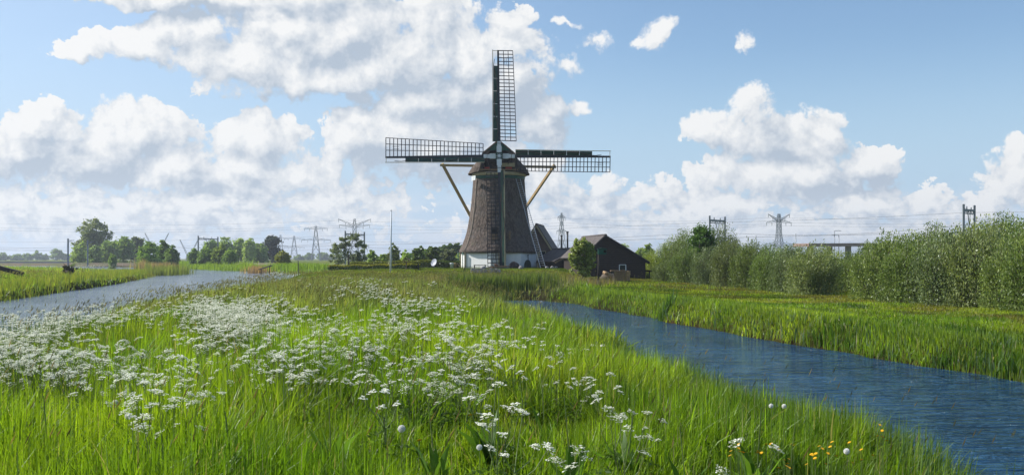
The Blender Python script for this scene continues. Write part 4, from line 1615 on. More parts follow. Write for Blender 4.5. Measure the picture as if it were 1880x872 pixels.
# silvery willow under the middle portal, then open shrubs towards the mill
wil = [(-0.3, 0, 0.55, 0.2, 0.3, 0.25), (-0.1, 0, 0.75, 0.15, 0.2, 0.2), (0.12, 0, 0.78, 0.2, 0.3, 0.2), (0.32, 0, 0.6, 0.17, 0.3, 0.22), (-0.35, 0, 0.25, 0.15, 0.2, 0.22), (0.05, 0, 0.35, 0.4, 0.3, 0.22), (0.33, 0, 0.25, 0.17, 0.2, 0.2), (-0.22, 0, 0.86, 0.08, 0.1, 0.08), (0.2, 0, 0.93, 0.1, 0.1, 0.08)]
px_tree('willow_tree', 'silvery willow tree in front of the middle railway portal', 603, 676, 428, 150, (0.17, 0.21, 0.11), (0.38, 0.42, 0.27), 3600, seed=80, blobs=wil, size=0.30, mat='leaf', clump=0.22)
for i, (x0, x1, yt, Y, b_, l_, lab) in enumerate((
        (672, 694, 456, 140, G_MID, (0.18, 0.20, 0.08), 'thin sprouting shrub just right of the silvery willow'),
        (690, 716, 462, 142, G_DARK, G_LIGHT, 'low shrub immediately left of the flagpole'),
        (706, 740, 445, 138, (0.09, 0.12, 0.03), (0.19, 0.22, 0.07), 'open shrub with upright shoots behind the flagpole'),
        (734, 758, 456, 136, G_MID, G_LIGHT, 'open shrub behind the bird table'),
        (752, 786, 452, 132, (0.06, 0.10, 0.025), (0.14, 0.18, 0.05), 'dense green shrub at the left foot of the wooded rise'),
        (780, 812, 449, 130, (0.06, 0.10, 0.025), (0.15, 0.19, 0.05), 'dense shrub behind the satellite dish'),
        (804, 842, 455, 126, (0.10, 0.12, 0.07), (0.26, 0.28, 0.20), 'whitish blossoming shrub close to the left of the mill'),
        (828, 862, 464, 128, G_MID, G_LIGHT, 'green shrub touching the left mill wall'))):
    px_tree('shrub', lab, x0, x1, yt, Y, tuple(1.35 * q for q in b_), tuple(1.35 * q for q in l_), 3200, 'garden shrubs left of the windmill', 'shrub', seed=90 + i, size=0.26, mat='leaf', clump=0.24)
# wooded rise behind the garden: trees one can tell apart only as a row of crowns
for i in range(11):
    px = 752 + i * 12
    yt = 470 - 25 * math.sin(min(1, (i + 1) / 9) * math.pi / 2) + (i % 3) * 0.8
    px_tree('woodland_tree', 'green crown in the wooded rise behind the garden shrubs, left of the windmill', px - 12, px + 14, yt, 210 + (i % 3) * 7, (0.055, 0.10, 0.022), (0.115, 0.17, 0.04), 1500,
            'trees of the wooded rise left of the mill', seed=120 + i, size=0.55)
# behind sheds and barn
for i, (x0, x1, yt, Y, lab) in enumerate(((1012, 1040, 462, 160, 'green tree behind the thin stovepipes'), (1036, 1066, 455, 165, 'rounded tree behind the garden tree, left of the barn'),
                                          (1128, 1162, 447, 200, 'dark tree top showing over the right slope of the barn roof'), (1158, 1196, 456, 190, 'tree between barn roof and willow shrubs'), (1180, 1202, 446, 150, 'slender young tree just right of the barn roof'))):
    px_tree('broadleaf_tree', lab, x0, x1, yt, Y, G_DARK, G_LIGHT, 2200, 'trees behind the sheds', seed=140 + i, size=0.36)
# garden tree before the barn
gt = [(0, 0, 0.72, 0.36, 0.36, 0.24), (-0.22, 0, 0.58, 0.26, 0.3, 0.22), (0.2, 0, 0.62, 0.26, 0.3, 0.2), (0.0, 0, 0.9, 0.26, 0.26, 0.1), (-0.2, 0, 0.36, 0.24, 0.25, 0.2), (0.12, 0, 0.34, 0.26, 0.25, 0.2), (0.30, 0, 0.42, 0.14, 0.2, 0.12)]
px_tree('garden_tree', 'young leafy tree with several stems standing in front of the barn', 1043, 1096, 437, 70, (0.17, 0.22, 0.05), (0.36, 0.41, 0.12), 6500, seed=150, blobs=gt, size=0.15, mat='leaf', clump=0.22, trunk_f=0.5)


# --- willow shrubs: many shoots from one stool, leafy nearly to the ground, tips bent by the wind
def willow_shrub(seed, h, w, n_shoot, per, ls, cols, lean=0.16):
    r_ = np.random.default_rng(seed)
    m = MB()
    allp, alld, allc = [], [], []
    c0, c1 = np.array(cols[0]), np.array(cols[1])
    for i in range(n_shoot):
        a = r_.random() * 2 * math.pi
        q = r_.random() ** 0.55
        hh = h * (1.0 - 0.45 * q ** 1.6) * (0.78 + 0.30 * r_.random())
        out = q * w * 0.46
        ts = np.linspace(0, 1, 5)
        base = np.array([math.cos(a) * out * 0.30, math.sin(a) * out * 0.30, 0])
        pts = []
        for t in ts:
            k = t ** 0.8
            pts.append(base + np.array([math.cos(a) * out * 0.95 * k + lean * hh * t * t, math.sin(a) * out * 0.95 * k, hh * t ** (1.0 - 0.25 * q)]))
        pts = np.array(pts)
        m.tube([tuple(p) for p in pts], 0.020, 4, r1=0.004, cap=False)
        t = 0.06 + 0.94 * r_.random(per) ** 0.85
        idx = np.clip((t * 4).astype(int), 0, 3)
        fr = t * 4 - idx
        p = pts[idx] * (1 - fr[:, None]) + pts[idx + 1] * fr[:, None]
        dirv = pts[idx + 1] - pts[idx]
        dirv /= np.linalg.norm(dirv, axis=1, keepdims=True)
        spread = 0.05 + 0.17 * (1 - t) * (h / 3.5) + 0.06
        p = p + r_.normal(size=(per, 3)) * spread[:, None]
        tone = r_.random()
        c = c0 + (c1 - c0) * np.clip(tone * 0.7 + 0.3 * r_.random((per, 1)), 0, 1)
        # some leaves show their silvery backs
        sil = r_.random((per, 1)) < 0.06
        c = np.where(sil, np.array([0.27, 0.31, 0.19]), c)
        allp.append(p); alld.append(dirv); allc.append(c)
    # skirt of low leaves, right down to the grass
    k = n_shoot * per // 4
    a = r_.random(k) * 2 * math.pi
    rr = w * 0.5 * (0.65 + 0.38 * r_.random(k))
    z = h * 0.42 * r_.random(k) ** 1.1 + 0.03
    lump = 1 + 0.16 * np.sin(a * 3 + seed) + 0.10 * np.sin(a * 7 + seed * 2)
    p = np.stack([np.cos(a) * rr * lump, np.sin(a) * rr * lump, z], 1)
    allp.append(p); alld.append(r_.normal(size=(k, 3)) * 0.5 + [0, 0, .4])
    allc.append(c0 + (c1 - c0) * r_.random((k, 1)))
    p, d, c = np.concatenate(allp), np.concatenate(alld), np.concatenate(allc)
    c = c * (0.8 + 0.4 * r_.random((len(c), 1)))
    V, Fc, C_ = leaf_cards(p, np.full(len(p), ls), c, 0.15, 0.42, axis=d)
    return m.mesh('stems', M['bark']), rawmesh('foliage', V, [Fc], M['leaf'], C_)


WC = [((0.080, 0.125, 0.036), (0.26, 0.32, 0.090)), ((0.095, 0.132, 0.048), (0.28, 0.32, 0.125)), ((0.066, 0.112, 0.032), (0.225, 0.29, 0.075)), ((0.12, 0.17, 0.020), (0.34, 0.40, 0.055)), ((0.075, 0.115, 0.045), (0.22, 0.27, 0.12))]
protos = []
for k in range(7):
    h_, w_ = (3.0, 3.2) if k < 4 else (4.6, 3.6)
    protos.append(willow_shrub(200 + k, h_, w_, 95 if k < 4 else 105, 165, 0.118, WC[(k * 2) % 5], 0.10 if k < 4 else 0.17))


def place_shrub(px, Y, H, W, k, label, group):
    x, y, z = P0(px, Y)
    t = empty('willow_shrub', (x, y, z - 0.05), 0)
    st, fo = protos[k]
    bh, bw = (3.0, 3.2) if k < 4 else (4.6, 3.6)
    t.scale = (W / bw, W / bw, H / bh)
    tag(t, label, 'shrub', group)
    link('stems', st, t)
    link('foliage', fo, t)
    return t


ORD = ['first', 'second', 'third', 'fourth', 'fifth', 'sixth', 'seventh', 'eighth', 'ninth', 'tenth', 'eleventh', 'twelfth', 'thirteenth', 'fourteenth', 'fifteenth', 'sixteenth']
front = [(1222, 84, 475, 2.9), (1258, 79, 447, 3.4), (1296, 74, 450, 3.1), (1334, 69, 432, 3.2), (1372, 65, 437, 2.9), (1410, 61.5, 444, 2.8), (1446, 58, 444, 2.9), (1487, 54, 440, 3.2),
         (1618, 46, 422, 3.0), (1672, 43.5, 426, 2.9), (1735, 41.5, 412, 3.2), (1786, 40.5, 395, 3.2), (1862, 37.5, 418, 2.6), (1915, 36, 400, 3.0)]
for i, (px, Y, yt, W) in enumerate(front):
    z0 = gz((px - HX) / F * Y, Y)
    H = EYE - (yt - HY) / F * Y - z0
    place_shrub(px, Y, H, W * (0.74 if i < 7 else 0.86), i % 4, ('bushy grey-green willow shrub, %s from the barn in the front row along the right meadow' % ORD[i]), 'front row of willow shrubs along the right meadow')
back = [(1212, 98, 440, 3.8), (1246, 96, 412, 4.4), (1310, 90, 404, 3.8), (1348, 82, 440, 4.0), (1392, 78, 438, 3.8), (1440, 74, 440, 3.8), (1505, 68, 447, 3.6), (1556, 62, 450, 3.6), (1592, 58, 424, 3.6),
        (1650, 54, 420, 3.8), (1700, 51, 396, 3.6), (1748, 50, 410, 3.6), (1792, 49, 392, 3.6), (1830, 47, 376, 3.6), (1872, 45, 378, 3.4), (1920, 44, 380, 3.6)]
for i, (px, Y, yt, W) in enumerate(back):
    z0 = gz((px - HX) / F * Y, Y)
    H = (EYE - (yt - HY) / F * Y - z0) * (0.90 if 3 <= i <= 8 else 0.97)
    place_shrub(px, Y, H, W, 4 + i % 3, ('tall wind-bent willow shrub, %s from the barn in the back row' % ORD[i]), 'back row of taller willow shrubs')
# one maple-like bright tree inside the row
px_tree('bright_green_tree', 'denser bright green tree rising among the willow shrubs near the barn', 1266, 1310, 410, 84, (0.055, 0.12, 0.014), (0.12, 0.22, 0.03), 4200, seed=170, size=0.17, mat='leaf',
        blobs=[(0, 0, .7, .42, .4, .26), (-.2, 0, .5, .3, .3, .2), (.2, 0, .55, .3, .3, .22), (0, 0, .88, .25, .25, .11)])

# clipped low hedges in the garden
def hedge(name, label, x0, x1, Y0, Y1, h, th, cols, seed):
    a, b = Vector(P0(x0, Y0)), Vector(P0(x1, Y1))
    r_ = np.random.default_rng(seed)
    L_ = (b - a).length
    n = int(L_ * 1500)
    t = r_.random(n)[:, None]
    d = (b - a).normalized()
    nrm = Vector((-d.y, d.x, 0))
    across = (r_.random((n, 1)) - 0.5) * th
    zz = h * (1 - r_.random((n, 1)) ** 2.2)
    pos = np.array(b - a)[None, :] * t + np.array(nrm)[None, :] * across + np.array([0, 0, 1.0]) * (zz + 0.05 * np.sin(t * L_ * 1.7))
    c = np.where((zz > h * 0.72), np.array(cols[0]), np.array(cols[1])) * (0.8 + 0.4 * r_.random((n, 1)))
    V, Fc, C_ = leaf_cards(pos, np.full(n, 0.11), c, 0.1, 0.8)
    t_ = empty(name, a)
    tag(t_, label, 'hedge')
    link('foliage', rawmesh('foliage', V, [Fc], M['leaf'], C_), t_)
    v = b - a
    MB().beam((0, 0, h * .4), (v.x, v.y, v.z + h * .4), th * 0.25, h * 0.4).build('inner_twigs', M['bark'], t_)


hedge('clipped_hedge', 'front clipped hedge with a yellow-green top, ending at the dark stake', 605, 768, 112, 103, 0.55, 0.7, ((0.30, 0.29, 0.03), (0.06, 0.10, 0.02)), 1)
hedge('clipped_hedge', 'rear clipped hedge running behind flagpole and bird table', 645, 790, 118, 110, 0.85, 0.7, ((0.22, 0.24, 0.04), (0.06, 0.09, 0.02)), 2)
hedge('clipped_hedge', 'low clipped hedge between satellite dish and mill wall', 790, 842, 110, 108, 0.75, 0.7, ((0.13, 0.19, 0.04), (0.05, 0.08, 0.02)), 3)

# pollard stump on the far river bank
b = P0(128, 92)
t = tag(empty('pollard_stump', b), 'dark gnarled pollard stump on the far left river bank', 'tree stump')
m = MB().tube([(0, 0, -0.2), (0.03, 0, 0.5), (-0.02, 0, 0.85)], [0.34, 0.26, 0.42], 10)
m.build('trunk', M['bark'], t)
r_ = np.random.default_rng(5)
cr = crown_mesh('crown', [(-.1, 0, .95, .5, .4, .4), (.3, 0, .85, .35, .3, .35), (-.4, 0, .8, .3, .3, .35)], 1300, 0.11, (0.022, 0.024, 0.012), (0.06, 0.065, 0.025), r_, mat='leaf', shell=.3)
link('crown', cr, t)
m = MB()
for i in range(26):
    a = r_.random() * 6.28
    m.tube([(0, 0, .8), (math.cos(a) * .35, math.sin(a) * .3, 1.0 + .3 * r_.random()), (math.cos(a) * .55, math.sin(a) * .5, 1.05 + .5 * r_.random())], .02, 4, r1=.006)
m.build('shoots', M['darkwood'], t)

# ------------------------------------------------------------------ railway, pylons, wires
def portal(px0, px1, ytop, Y, slant, label):
    zg = 1.0
    a = Vector(P(px0, ytop, Y)); b = Vector(P(px1, ytop + 2, Y + slant))
    t = tag(empty('catenary_portal', (a.x, a.y, zg)), label, 'railway portal', 'steel portals over the railway')
    v = b - a
    H = a.z - zg
    for q in (Vector((0, 0, 0)), Vector((v.x, v.y, 0))):
        m = MB().beam((q.x, q.y, -1.0), (q.x, q.y, H + (0 if q.length < .1 else v.z)), 0.24 if Y < 200 else 0.34)
        m.build('mast', M['pylon'], t)
    m = MB()
    za = H - 0.75
    m.beam((0, 0, za), (v.x, v.y, za + v.z), 0.22, 0.3)
    m.beam((0, 0, za - .45), (v.x, v.y, za - .45 + v.z), 0.10, 0.10)
    for k in range(9):
        p, q = v * (k / 9), v * ((k + 1) / 9)
        m.beam((p.x, p.y, za - .45 * (k % 2)), (q.x, q.y, za - .45 * ((k + 1) % 2)), 0.07)
    m.build('cross_girder', M['pylon'], t)
    for k in (0.28, 0.68):
        p = v * k
        m = MB().tube([(p.x, p.y, za + .1), (p.x, p.y, za + .55)], 0.09, 6)
        m.build('insulator', M['pylon'], t)
    for k in (0.36, 0.64):
        p = v * k
        m = MB().beam((p.x, p.y, za), (v.x * .5, v.y * .5, za - 1.7), 0.10)
        m.build('hanger', M['pylon'], t)
    MB().beam((v.x * .5, v.y * .5, za - 1.6), (v.x * .5, v.y * .5, za - 2.6), 0.1).build('registration_arm', M['pylon'], t)
    return a, b


pR = [portal(1769, 1789, 375, 130, 6, 'railway portal standing out above the willow shrubs at the far right'),
      portal(1303, 1331, 396, 162, 7, 'railway portal above the bright green tree right of the barn'),
      portal(634, 669, 424, 255, 8, 'railway portal above the silvery willow left of the windmill'),
      portal(364, 400, 433, 305, 9, 'railway portal above the grove at the far river bend')]
for px, yt, lab in ((125, 438, 'single dark rail mast with bracket left of the tallest tree'), (161, 441, 'single thin rail mast in front of the tallest tree')):
    a = P(px, yt, 300)
    t = tag(empty('rail_mast', (a.x, a.y, 1.0)), lab, 'mast', 'single rail masts on the left')
    MB().beam((0, 0, -1), (0, 0, a.z - 1.0), 0.38).build('pole', M['pylon'], t)
    MB().beam((0, 0, a.z - 1.6), (1.9, 0, a.z - 1.55), 0.14).beam((0, 0, a.z - 2.1), (1.2, 0, a.z - 1.6), 0.1).build('bracket', M['pylon'], t)


def wire(name, pts, sag, r, label, group):
    m = MB()
    out = []
    for a, b in zip(pts[:-1], pts[1:]):
        for k in range(12):
            t = k / 12
            p = a.lerp(b, t)
            out.append(Vector((p.x, p.y, p.z - sag * 4 * t * (1 - t))))
    out.append(pts[-1])
    m.tube(out, r, 4)
    tag(m.build(name, M['wire']), label, 'wire', group)


line = [Vector((150, 95, 0)), pR[0][0], pR[1][0], pR[2][0], pR[3][0], P(125, 438, 300), Vector((-330, 330, 9))]
line[0].z = pR[0][0].z
for k, (dz, sag, lab) in enumerate(((-1.0, 0.2, 'upper railway wire strung between the steel portals'), (-2.6, 0.9, 'middle sagging railway wire strung between the steel portals'), (-3.6, 0.0, 'lowest straight contact wire of the railway'))):
    wire('railway_wire', [Vector((p.x + 1.2, p.y + 2, p.z + dz)) for p in line], sag, 0.014 + 0.004 * k, lab, 'railway wires')

# railway embankment with its pale parapet
m = MB()
pl = [Vector((260, 60, 0)), Vector((150, 97, 0)), Vector((62, 136, 0)), Vector((34, 170, 0)), Vector((-38, 262, 0)), Vector((-92, 312, 0)), Vector((-134, 308, 0)), Vector((-330, 335, 0)), Vector((-700, 380, 0))]
pl = [Vector(p) for p in pl]
for i in range(len(pl) - 1):
    a, b = pl[i], pl[i + 1]
    d = (b - a).normalized(); nn = Vector((-d.y, d.x, 0)) * -1
    if nn.y > 0: nn = -nn
    f0, f1 = a + nn * 5, b + nn * 5
    t0, t1 = a + nn * 3, b + nn * 3
    r0, r1 = a - nn * 6, b - nn * 6
    Z = lambda p, z: (p.x, p.y, z)
    m.add([Z(f0, 0.2), Z(f1, 0.2), Z(t1, 1.15), Z(t0, 1.15), Z(r1, 1.15), Z(r0, 1.15)], [(0, 1, 2, 3), (3, 2, 4, 5)])
o = m.build('railway_embankment', surf('embankment_grass', (0.12, 0.13, 0.05), (0.17, 0.12, 0.08), 0.3, 1.0))
tag(o, kind='structure')
m = MB()
a, b = Vector((-134, 302, 0)), Vector((-330, 329, 0))
c = Vector((-700, 374, 0))
for p, q in ((a, b), (b, c)):
    m.beam((p.x, p.y, 1.38), (q.x, q.y, 1.38), 0.3, 0.50)
t = m.build('railway_parapet', M['concrete'])
tag(t, 'long pale low parapet along the railway on the left horizon', 'parapet')


def lattice(m, levels, r, diag=0.7):
    """levels: list of (z, half width)"""
    for (z0, w0), (z1, w1) in zip(levels[:-1], levels[1:]):
        c0 = [(-w0, -w0), (w0, -w0), (w0, w0), (-w0, w0)]
        c1 = [(-w1, -w1), (w1, -w1), (w1, w1), (-w1, w1)]
        for i in range(4):
            j = (i + 1) % 4
            m.beam((*c0[i], z0), (*c1[i], z1), r)
            m.beam((*c0[i], z0), (*c1[j], z1), r * diag)
            m.beam((*c0[j], z0), (*c1[i], z1), r * diag)
            m.beam((*c1[i], z1), (*c1[j], z1), r * diag)


def pylon(px, ytop, Y, label, body, arms, rz=0.0, r=0.3, drop=2.0, vee=None):
    a = P(px, ytop, Y)
    zg = 0.3
    H = a.z - zg
    t = tag(empty('electricity_pylon', (a.x, Y, zg), rz), label, 'pylon', 'electricity pylons on the horizon')
    m = MB()
    lattice(m, [(H * z, H * w) for z, w in body], r)
    m.build('tower', M['pylon'], t)
    for (z, half, tipz) in arms:
        for s in (-1, 1):
            m = MB()
            tip = Vector((s * H * half, 0, H * tipz))
            for w in (-0.02, 0.02):
                m.beam((s * H * 0.02, H * w, H * z), tip, r * 0.9)
                m.beam((s * H * 0.02, H * w, H * (z + 0.05)), tip, r * 0.7)
            m.beam((s * H * 0.02, 0, H * z), (s * H * half * 0.5, 0, H * (z + tipz) / 2 + H * 0.03), r * 0.6)
            ar = m.build('arm', M['pylon'], t)
            mi = MB()
            for k in (0.55, 0.97):
                x = s * H * half * k
                zz = H * (z + (tipz - z) * k)
                mi.beam((x, 0, zz), (x, 0, zz - drop), r * 0.9)
            mi.build('insulators', M['pylon'], ar)
    return a, H


bodyA = [(0, .13), (.15, .11), (.3, .085), (.45, .06), (.58, .045), (.7, .04), (.8, .038), (.9, .03), (1.0, .02)]
pA = pylon(651, 402, 640, 'large lattice pylon with raised wing arms above the silvery willow', bodyA, [(.82, .38, 1.0), (.80, .36, .86), (.36, .34, .38), (.33, .30, .30)], 0.1, 0.26)
pB = pylon(1430, 393, 600, 'large lattice pylon with raised wing arms above the willow shrubs', bodyA, [(.84, .24, 1.0), (.83, .28, .82), (.36, .30, .38), (.33, .34, .33)], 0.15, 0.26)
pC = pylon(1031, 391, 600, 'tall narrow lattice pylon between the windmill and the barn', [(0, .10), (.25, .065), (.5, .042), (.7, .030), (.85, .022), (1.0, .008)], [(.90, .13, .91), (.62, .17, .63)], 0.9, 0.2)
pD = pylon(580, 415, 800, 'slim T-shaped pylon with two crossarms, tallest left of the willow', [(0, .13), (.25, .10), (.5, .07), (.75, .045), (1.0, .02)], [(.92, .33, .93), (.60, .42, .60)], 0.1, 0.28)
pE = pylon(540, 433, 1150, 'small distant T-shaped pylon left of the slim one', [(0, .15), (.3, .11), (.6, .07), (1.0, .02)], [(.88, .42, .88), (.52, .42, .52)], 0.1, 0.3)
pF = pylon(515, 431, 1350, 'smallest hazy pylon above the right end of the beech', [(0, .13), (.3, .10), (.6, .07), (1.0, .02)], [(.85, .3, .85), (.55, .3, .55)], 0.1, 0.3)
for px, yt, Y, lab in ((347, 440, 700, 'V-shaped mast behind the far river bend, left of the grove'), (288, 428, 700, 'V-shaped mast rising above the headland bushes')):
    a = P(px, yt, Y)
    t = tag(empty('v_pylon', (a.x, Y, 0.3)), lab, 'pylon', 'V-shaped pylons')
    H = a.z - 0.3
    for s in (-1, 1):
        m = MB()
        for e in (-.5, .5):
            m.beam((s * 1.2 + e, 0, H * .3), (s * H * .42 + e * .3, 0, H), 0.22)
        for k in range(8):
            q0, q1 = .3 + .7 * k / 8, .3 + .7 * (k + 1) / 8
            m.beam((s * (1.2 + (H * .42 - 1.2) * k / 8) - .5, 0, H * q0), (s * (1.2 + (H * .42 - 1.2) * (k + 1) / 8) + .4, 0, H * q1), .14)
        m.build('arm', M['pylon'], t)
    m = MB()
    lattice(m, [(-0.3, 1.9), (H * .15, 1.6), (H * .3, 1.3)], 0.24)
    m.build('base', M['pylon'], t)
    MB().beam((-H * .25, 0, H * .62), (H * .25, 0, H * .62), .12).build('crossbar', M['pylon'], t)

# high-voltage wires
def hv(zs, sag, lab):
    Lp = Vector((pA[0].x, 640, 0.3)); Rp = Vector((pB[0].x, 600, 0.3)); Cp = Vector((pC[0].x, 600, 0.3))
    for i, (z, off) in enumerate(zs):
        H = pA[1]
        pts = [Vector((Lp.x - 260, 700, 0.3 + H * z)), Vector((Lp.x + off, Lp.y, 0.3 + H * z)), Vector((Cp.x, Cp.y - off * .3, 0.3 + H * z * 1.0)), Vector((Rp.x + off, Rp.y, 0.3 + H * z)), Vector((Rp.x + 260, 520, 0.3 + H * z))]
        wire('power_line', pts, sag, 0.036, lab[i], 'high voltage wires between the pylons')


hv([(.97, -8), (.86, 9), (.80, -4), (.37, -8), (.33, 8), (.30, 0)], 2.2,
   ['highest faint power line between the winged pylons', 'power line at the upper wing arms, far side', 'power line at the upper wing arms, near side',
    'power line at the lower arms, near side', 'power line at the lower arms, far side', 'lowest power line between the winged pylons'])

# road viaduct and street lamps far right behind the shrubs
m = MB()
a, b = P(1470, 450, 250), P(1640, 449, 262)
m.beam(a, b, 6, 0.8)
dk = tag(empty('road_viaduct', (0, 0, 0)), 'brown road viaduct edge just showing over the willow shrubs', 'viaduct')
m.build('deck', surf('rusty_parapet', (0.30, 0.20, 0.17), (0.24, 0.17, 0.15), 0.6, 0.9), dk)
for k in range(5):
    q = a.lerp(b, (k + .5) / 5)
    MB().beam((q.x, q.y, 0), (q.x, q.y, q.z - .4), 1.2).build('pier', M['concrete'], dk)
for px, yt, s, lab in ((1532, 424, 1, 'left of the two slender street lamps on the viaduct'), (1540, 432, -1, 'right and shorter of the two slender street lamps on the viaduct'), (1461, 429, 0, 'thin lone mast left of the viaduct'), (907 + 481, 432, 0, 'thin lone mast right of the bright green tree')):
    p = P(px, yt, 258)
    t = tag(empty('street_lamp', (p.x, p.y, 0.5)), lab, 'lamp post', 'masts along the road')
    MB().tube([(0, 0, 0), (0, 0, p.z - .5)], 0.10, 6).build('pole', M['grey_metal'], t)
    if s:
        MB().beam((0, 0, p.z - .5), (s * 1.3, 0, p.z - .42), 0.12).build('lamp_arm', M['grey_metal'], t)
        MB().beam((s * 1.1, 0, p.z - .45), (s * 1.7, 0, p.z - .45), 0.2, 0.12).build('lamp_head', M['grey_metal'], t)

#@@GRASS
# ------------------------------------------------------------------ grass
def blades(pos, h, w, az, curve, col, segs, tip=None):
    n = len(pos)
    ca, sa = np.cos(az), np.sin(az)
    ld = np.stack([ca, sa, np.zeros(n)], 1)
    fa = rng.random(n) * np.pi
    sd = np.stack([np.cos(fa), np.sin(fa), np.zeros(n)], 1)
    ts = {3: [0, .38, .75, 1], 2: [0, .55, 1], 1: [0, 1]}[segs]
    ws = {3: [.7, 1, .62, 0], 2: [.85, .9, 0], 1: [1, 0]}[segs]
    V, Cc = [], []
    for t, k in zip(ts, ws):
        c = pos + np.array([0, 0, 1.0]) * (h * (t - 0.35 * curve * t ** 2))[:, None] + ld * (h * curve * t ** 2 * 0.8)[:, None]
        if t == 1:
            V.append(c[:, None, :])
        else:
            V.append(np.stack([c - sd * (w * k / 2)[:, None], c + sd * (w * k / 2)[:, None]], 1))
    V = np.concatenate(V, 1)
    m = V.shape[1]
    b = np.arange(n)[:, None] * m
    faces = []
    for s in range(segs - 1):
        faces.append(b + np.array([[2 * s, 2 * s + 1, 2 * s + 3, 2 * s + 2]]))
    tri = b + np.array([[2 * segs - 2, 2 * segs - 1, 2 * segs]])
    C_ = np.repeat(col, m, axis=0)
    q = np.concatenate(faces) if faces else None
    return V.reshape(-1, 3), q, tri, C_


def merge(parts):
    V, Q, Tt, C_ = [], [], [], []
    o = 0
    for v, q, t, c in parts:
        V.append(v)
        if q is not None: Q.append(q + o)
        if t is not None: Tt.append(t + o)
        C_.append(c)
        o += len(v)
    f = []
    if Q: f.append(np.concatenate(Q))
    if Tt: f.append(np.concatenate(Tt))
    return np.concatenate(V), f, np.concatenate(C_)


def scatter(n, d0, d1, expo, amax=0.53):
    """n points in the wedge the camera could see, density falling with distance; a margin at both sides"""
    k = 2 - expo
    u = rng.random(n)
    d = (d0 ** k + u * (d1 ** k - d0 ** k)) ** (1 / k)
    a = (rng.random(n) * 2 - 1) * amax
    x, y = d * np.tan(a) * 1.0, d
    return x, y


MILLR = 6.2


def keep_out(x, y):
    k = np.hypot(x - MILL[0], y - MILL[1]) < 5.2
    k |= (x > 5.2) & (x < 13.5) & (y > 91.5) & (y < 103)
    k |= (x > 3.5) & (x < 9) & (y > 103) & (y < 122)
    return k


def grow_grass():
    parts = []
    for (n, d0, d1, ex, segs) in ((360000, 3.6, 15, 0.9, 3), (320000, 15, 48, 1.5, 2), (210000, 48, 260, 1.65, 1)):
        x, y = scatter(n, d0, d1, ex)
        d = water_d(x, y)
        ok = (d > -0.12) & ~keep_out(x, y)
        if segs == 3:
            # bare gaps between tussocks
            ok &= rng.random(n) < 0.16 + 1.1 * sst(fbm(x, y, 0.6, 41, 2), 0.34, 0.60)
        x, y, d = x[ok], y[ok], d[ok]
        z = ground_z(x, y, d)
        n = len(x)
        R_ = np.hypot(x, y)
        big = fbm(x, y, 2.6, 51)
        h = 0.40 + 0.34 * sst(big, 0.35, 0.65)
        # tall bright tussocks left of centre
        tx = sst(1.8 - np.hypot((x + 2.6) / 1.6, (y - 9.5) / 3.0), 0, 1)
        h = h + 0.20 * tx
        bank = (1 - sst(d, 0.0, 1.6))
        right = (x > 4)
        slope = np.maximum(sst(x, 0.0, 3.5), sst(y, 26, 42) * sst(x, -3.5, -0.5)) * (y < 62)
        h = h * (1 - 0.12 * slope - 0.30 * sst(y, 26, 42) * slope)
        h = h * (1 - 0.25 * (1 - sst(d, 1.0, 5.0)) * (x < -7))
        h = np.where(right & (x > 5.5 - 0.02 * y) & (d > 0) & (x > 4.8), h * 0.36 + 0.11 * bank, h)
        h = np.where(x < -24, h * 0.9, h)
        lawn = sst(y, 97, 102) * (np.abs(x + 3) < 34) * (y < 150)
        h = h * (1 - 0.70 * sst(y, 66, 84) * (np.abs(x + 3) < 30) * (y < 150))
        h = h * (1 - 0.70 * lawn)
        # lower, thinner strip right in front of the camera
        h = h * (0.72 + 0.28 * sst(y, 6.0, 9.5))
        h = h * (0.78 + 0.5 * fbm(x, y, 0.5, 73, 2))
        h = h * (0.50 + 0.75 * rng.random(n) ** 1.2)
        w = 0.0072 * np.maximum(1, R_ / 8.5) ** 0.80 * (0.6 + 0.8 * rng.random(n))
        wide = (rng.random(n) < 0.30 * (1 - sst(R_, 20, 40))) | ((bank > 0.6) & (rng.random(n) < 0.4))
        w = np.where(wide, w * 2.1, w)
        az = 0.25 + rng.normal(size=n) * 1.5
        cv = np.clip(0.30 + rng.normal(size=n) * 0.28, 0.0, 0.95)
        az = az + 2.2 * (fbm(x, y, 1.3, 71, 2) - 0.5) * 3
        c = tint_at(x, y, d)
        c = c * (0.62 + 0.76 * rng.random((n, 1)))
        c = np.where(tx[:, None] > 0.4, c * 0.6 + np.array([0.13, 0.24, 0.012]) * 0.5, c)
        blu = ((bank > 0.5) & (rng.random(n) < 0.22))[:, None]
        c = np.where(blu, np.array([0.10, 0.165, 0.095]), c)
        straw = (rng.random(n) < 0.035)[:, None]
        c = np.where(straw, np.array([0.34, 0.31, 0.17]), c)
        wild = rng.random(n) < 0.16
        az = np.where(wild, rng.random(n) * 6.28, az)
        cv = np.where(wild, 0.6 + 0.4 * rng.random(n), cv)
        parts.append((np.stack([x, y, z - 0.02], 1), h, w, az, cv, c, segs))
    for i, nm in enumerate(('near', 'mid', 'far')):
        v, f, c = merge([blades(*parts[i])])
        lab = {'near': 'long fresh grass closest to the camera on the dyke', 'mid': 'long grass on the middle of the dyke and both canal banks', 'far': 'grass of the far meadows around windmill and river'}[nm]
        tag(link('grass', rawmesh('grass', v, f, M['grass'], c)), lab, 'grass', kind='stuff')


grow_grass()


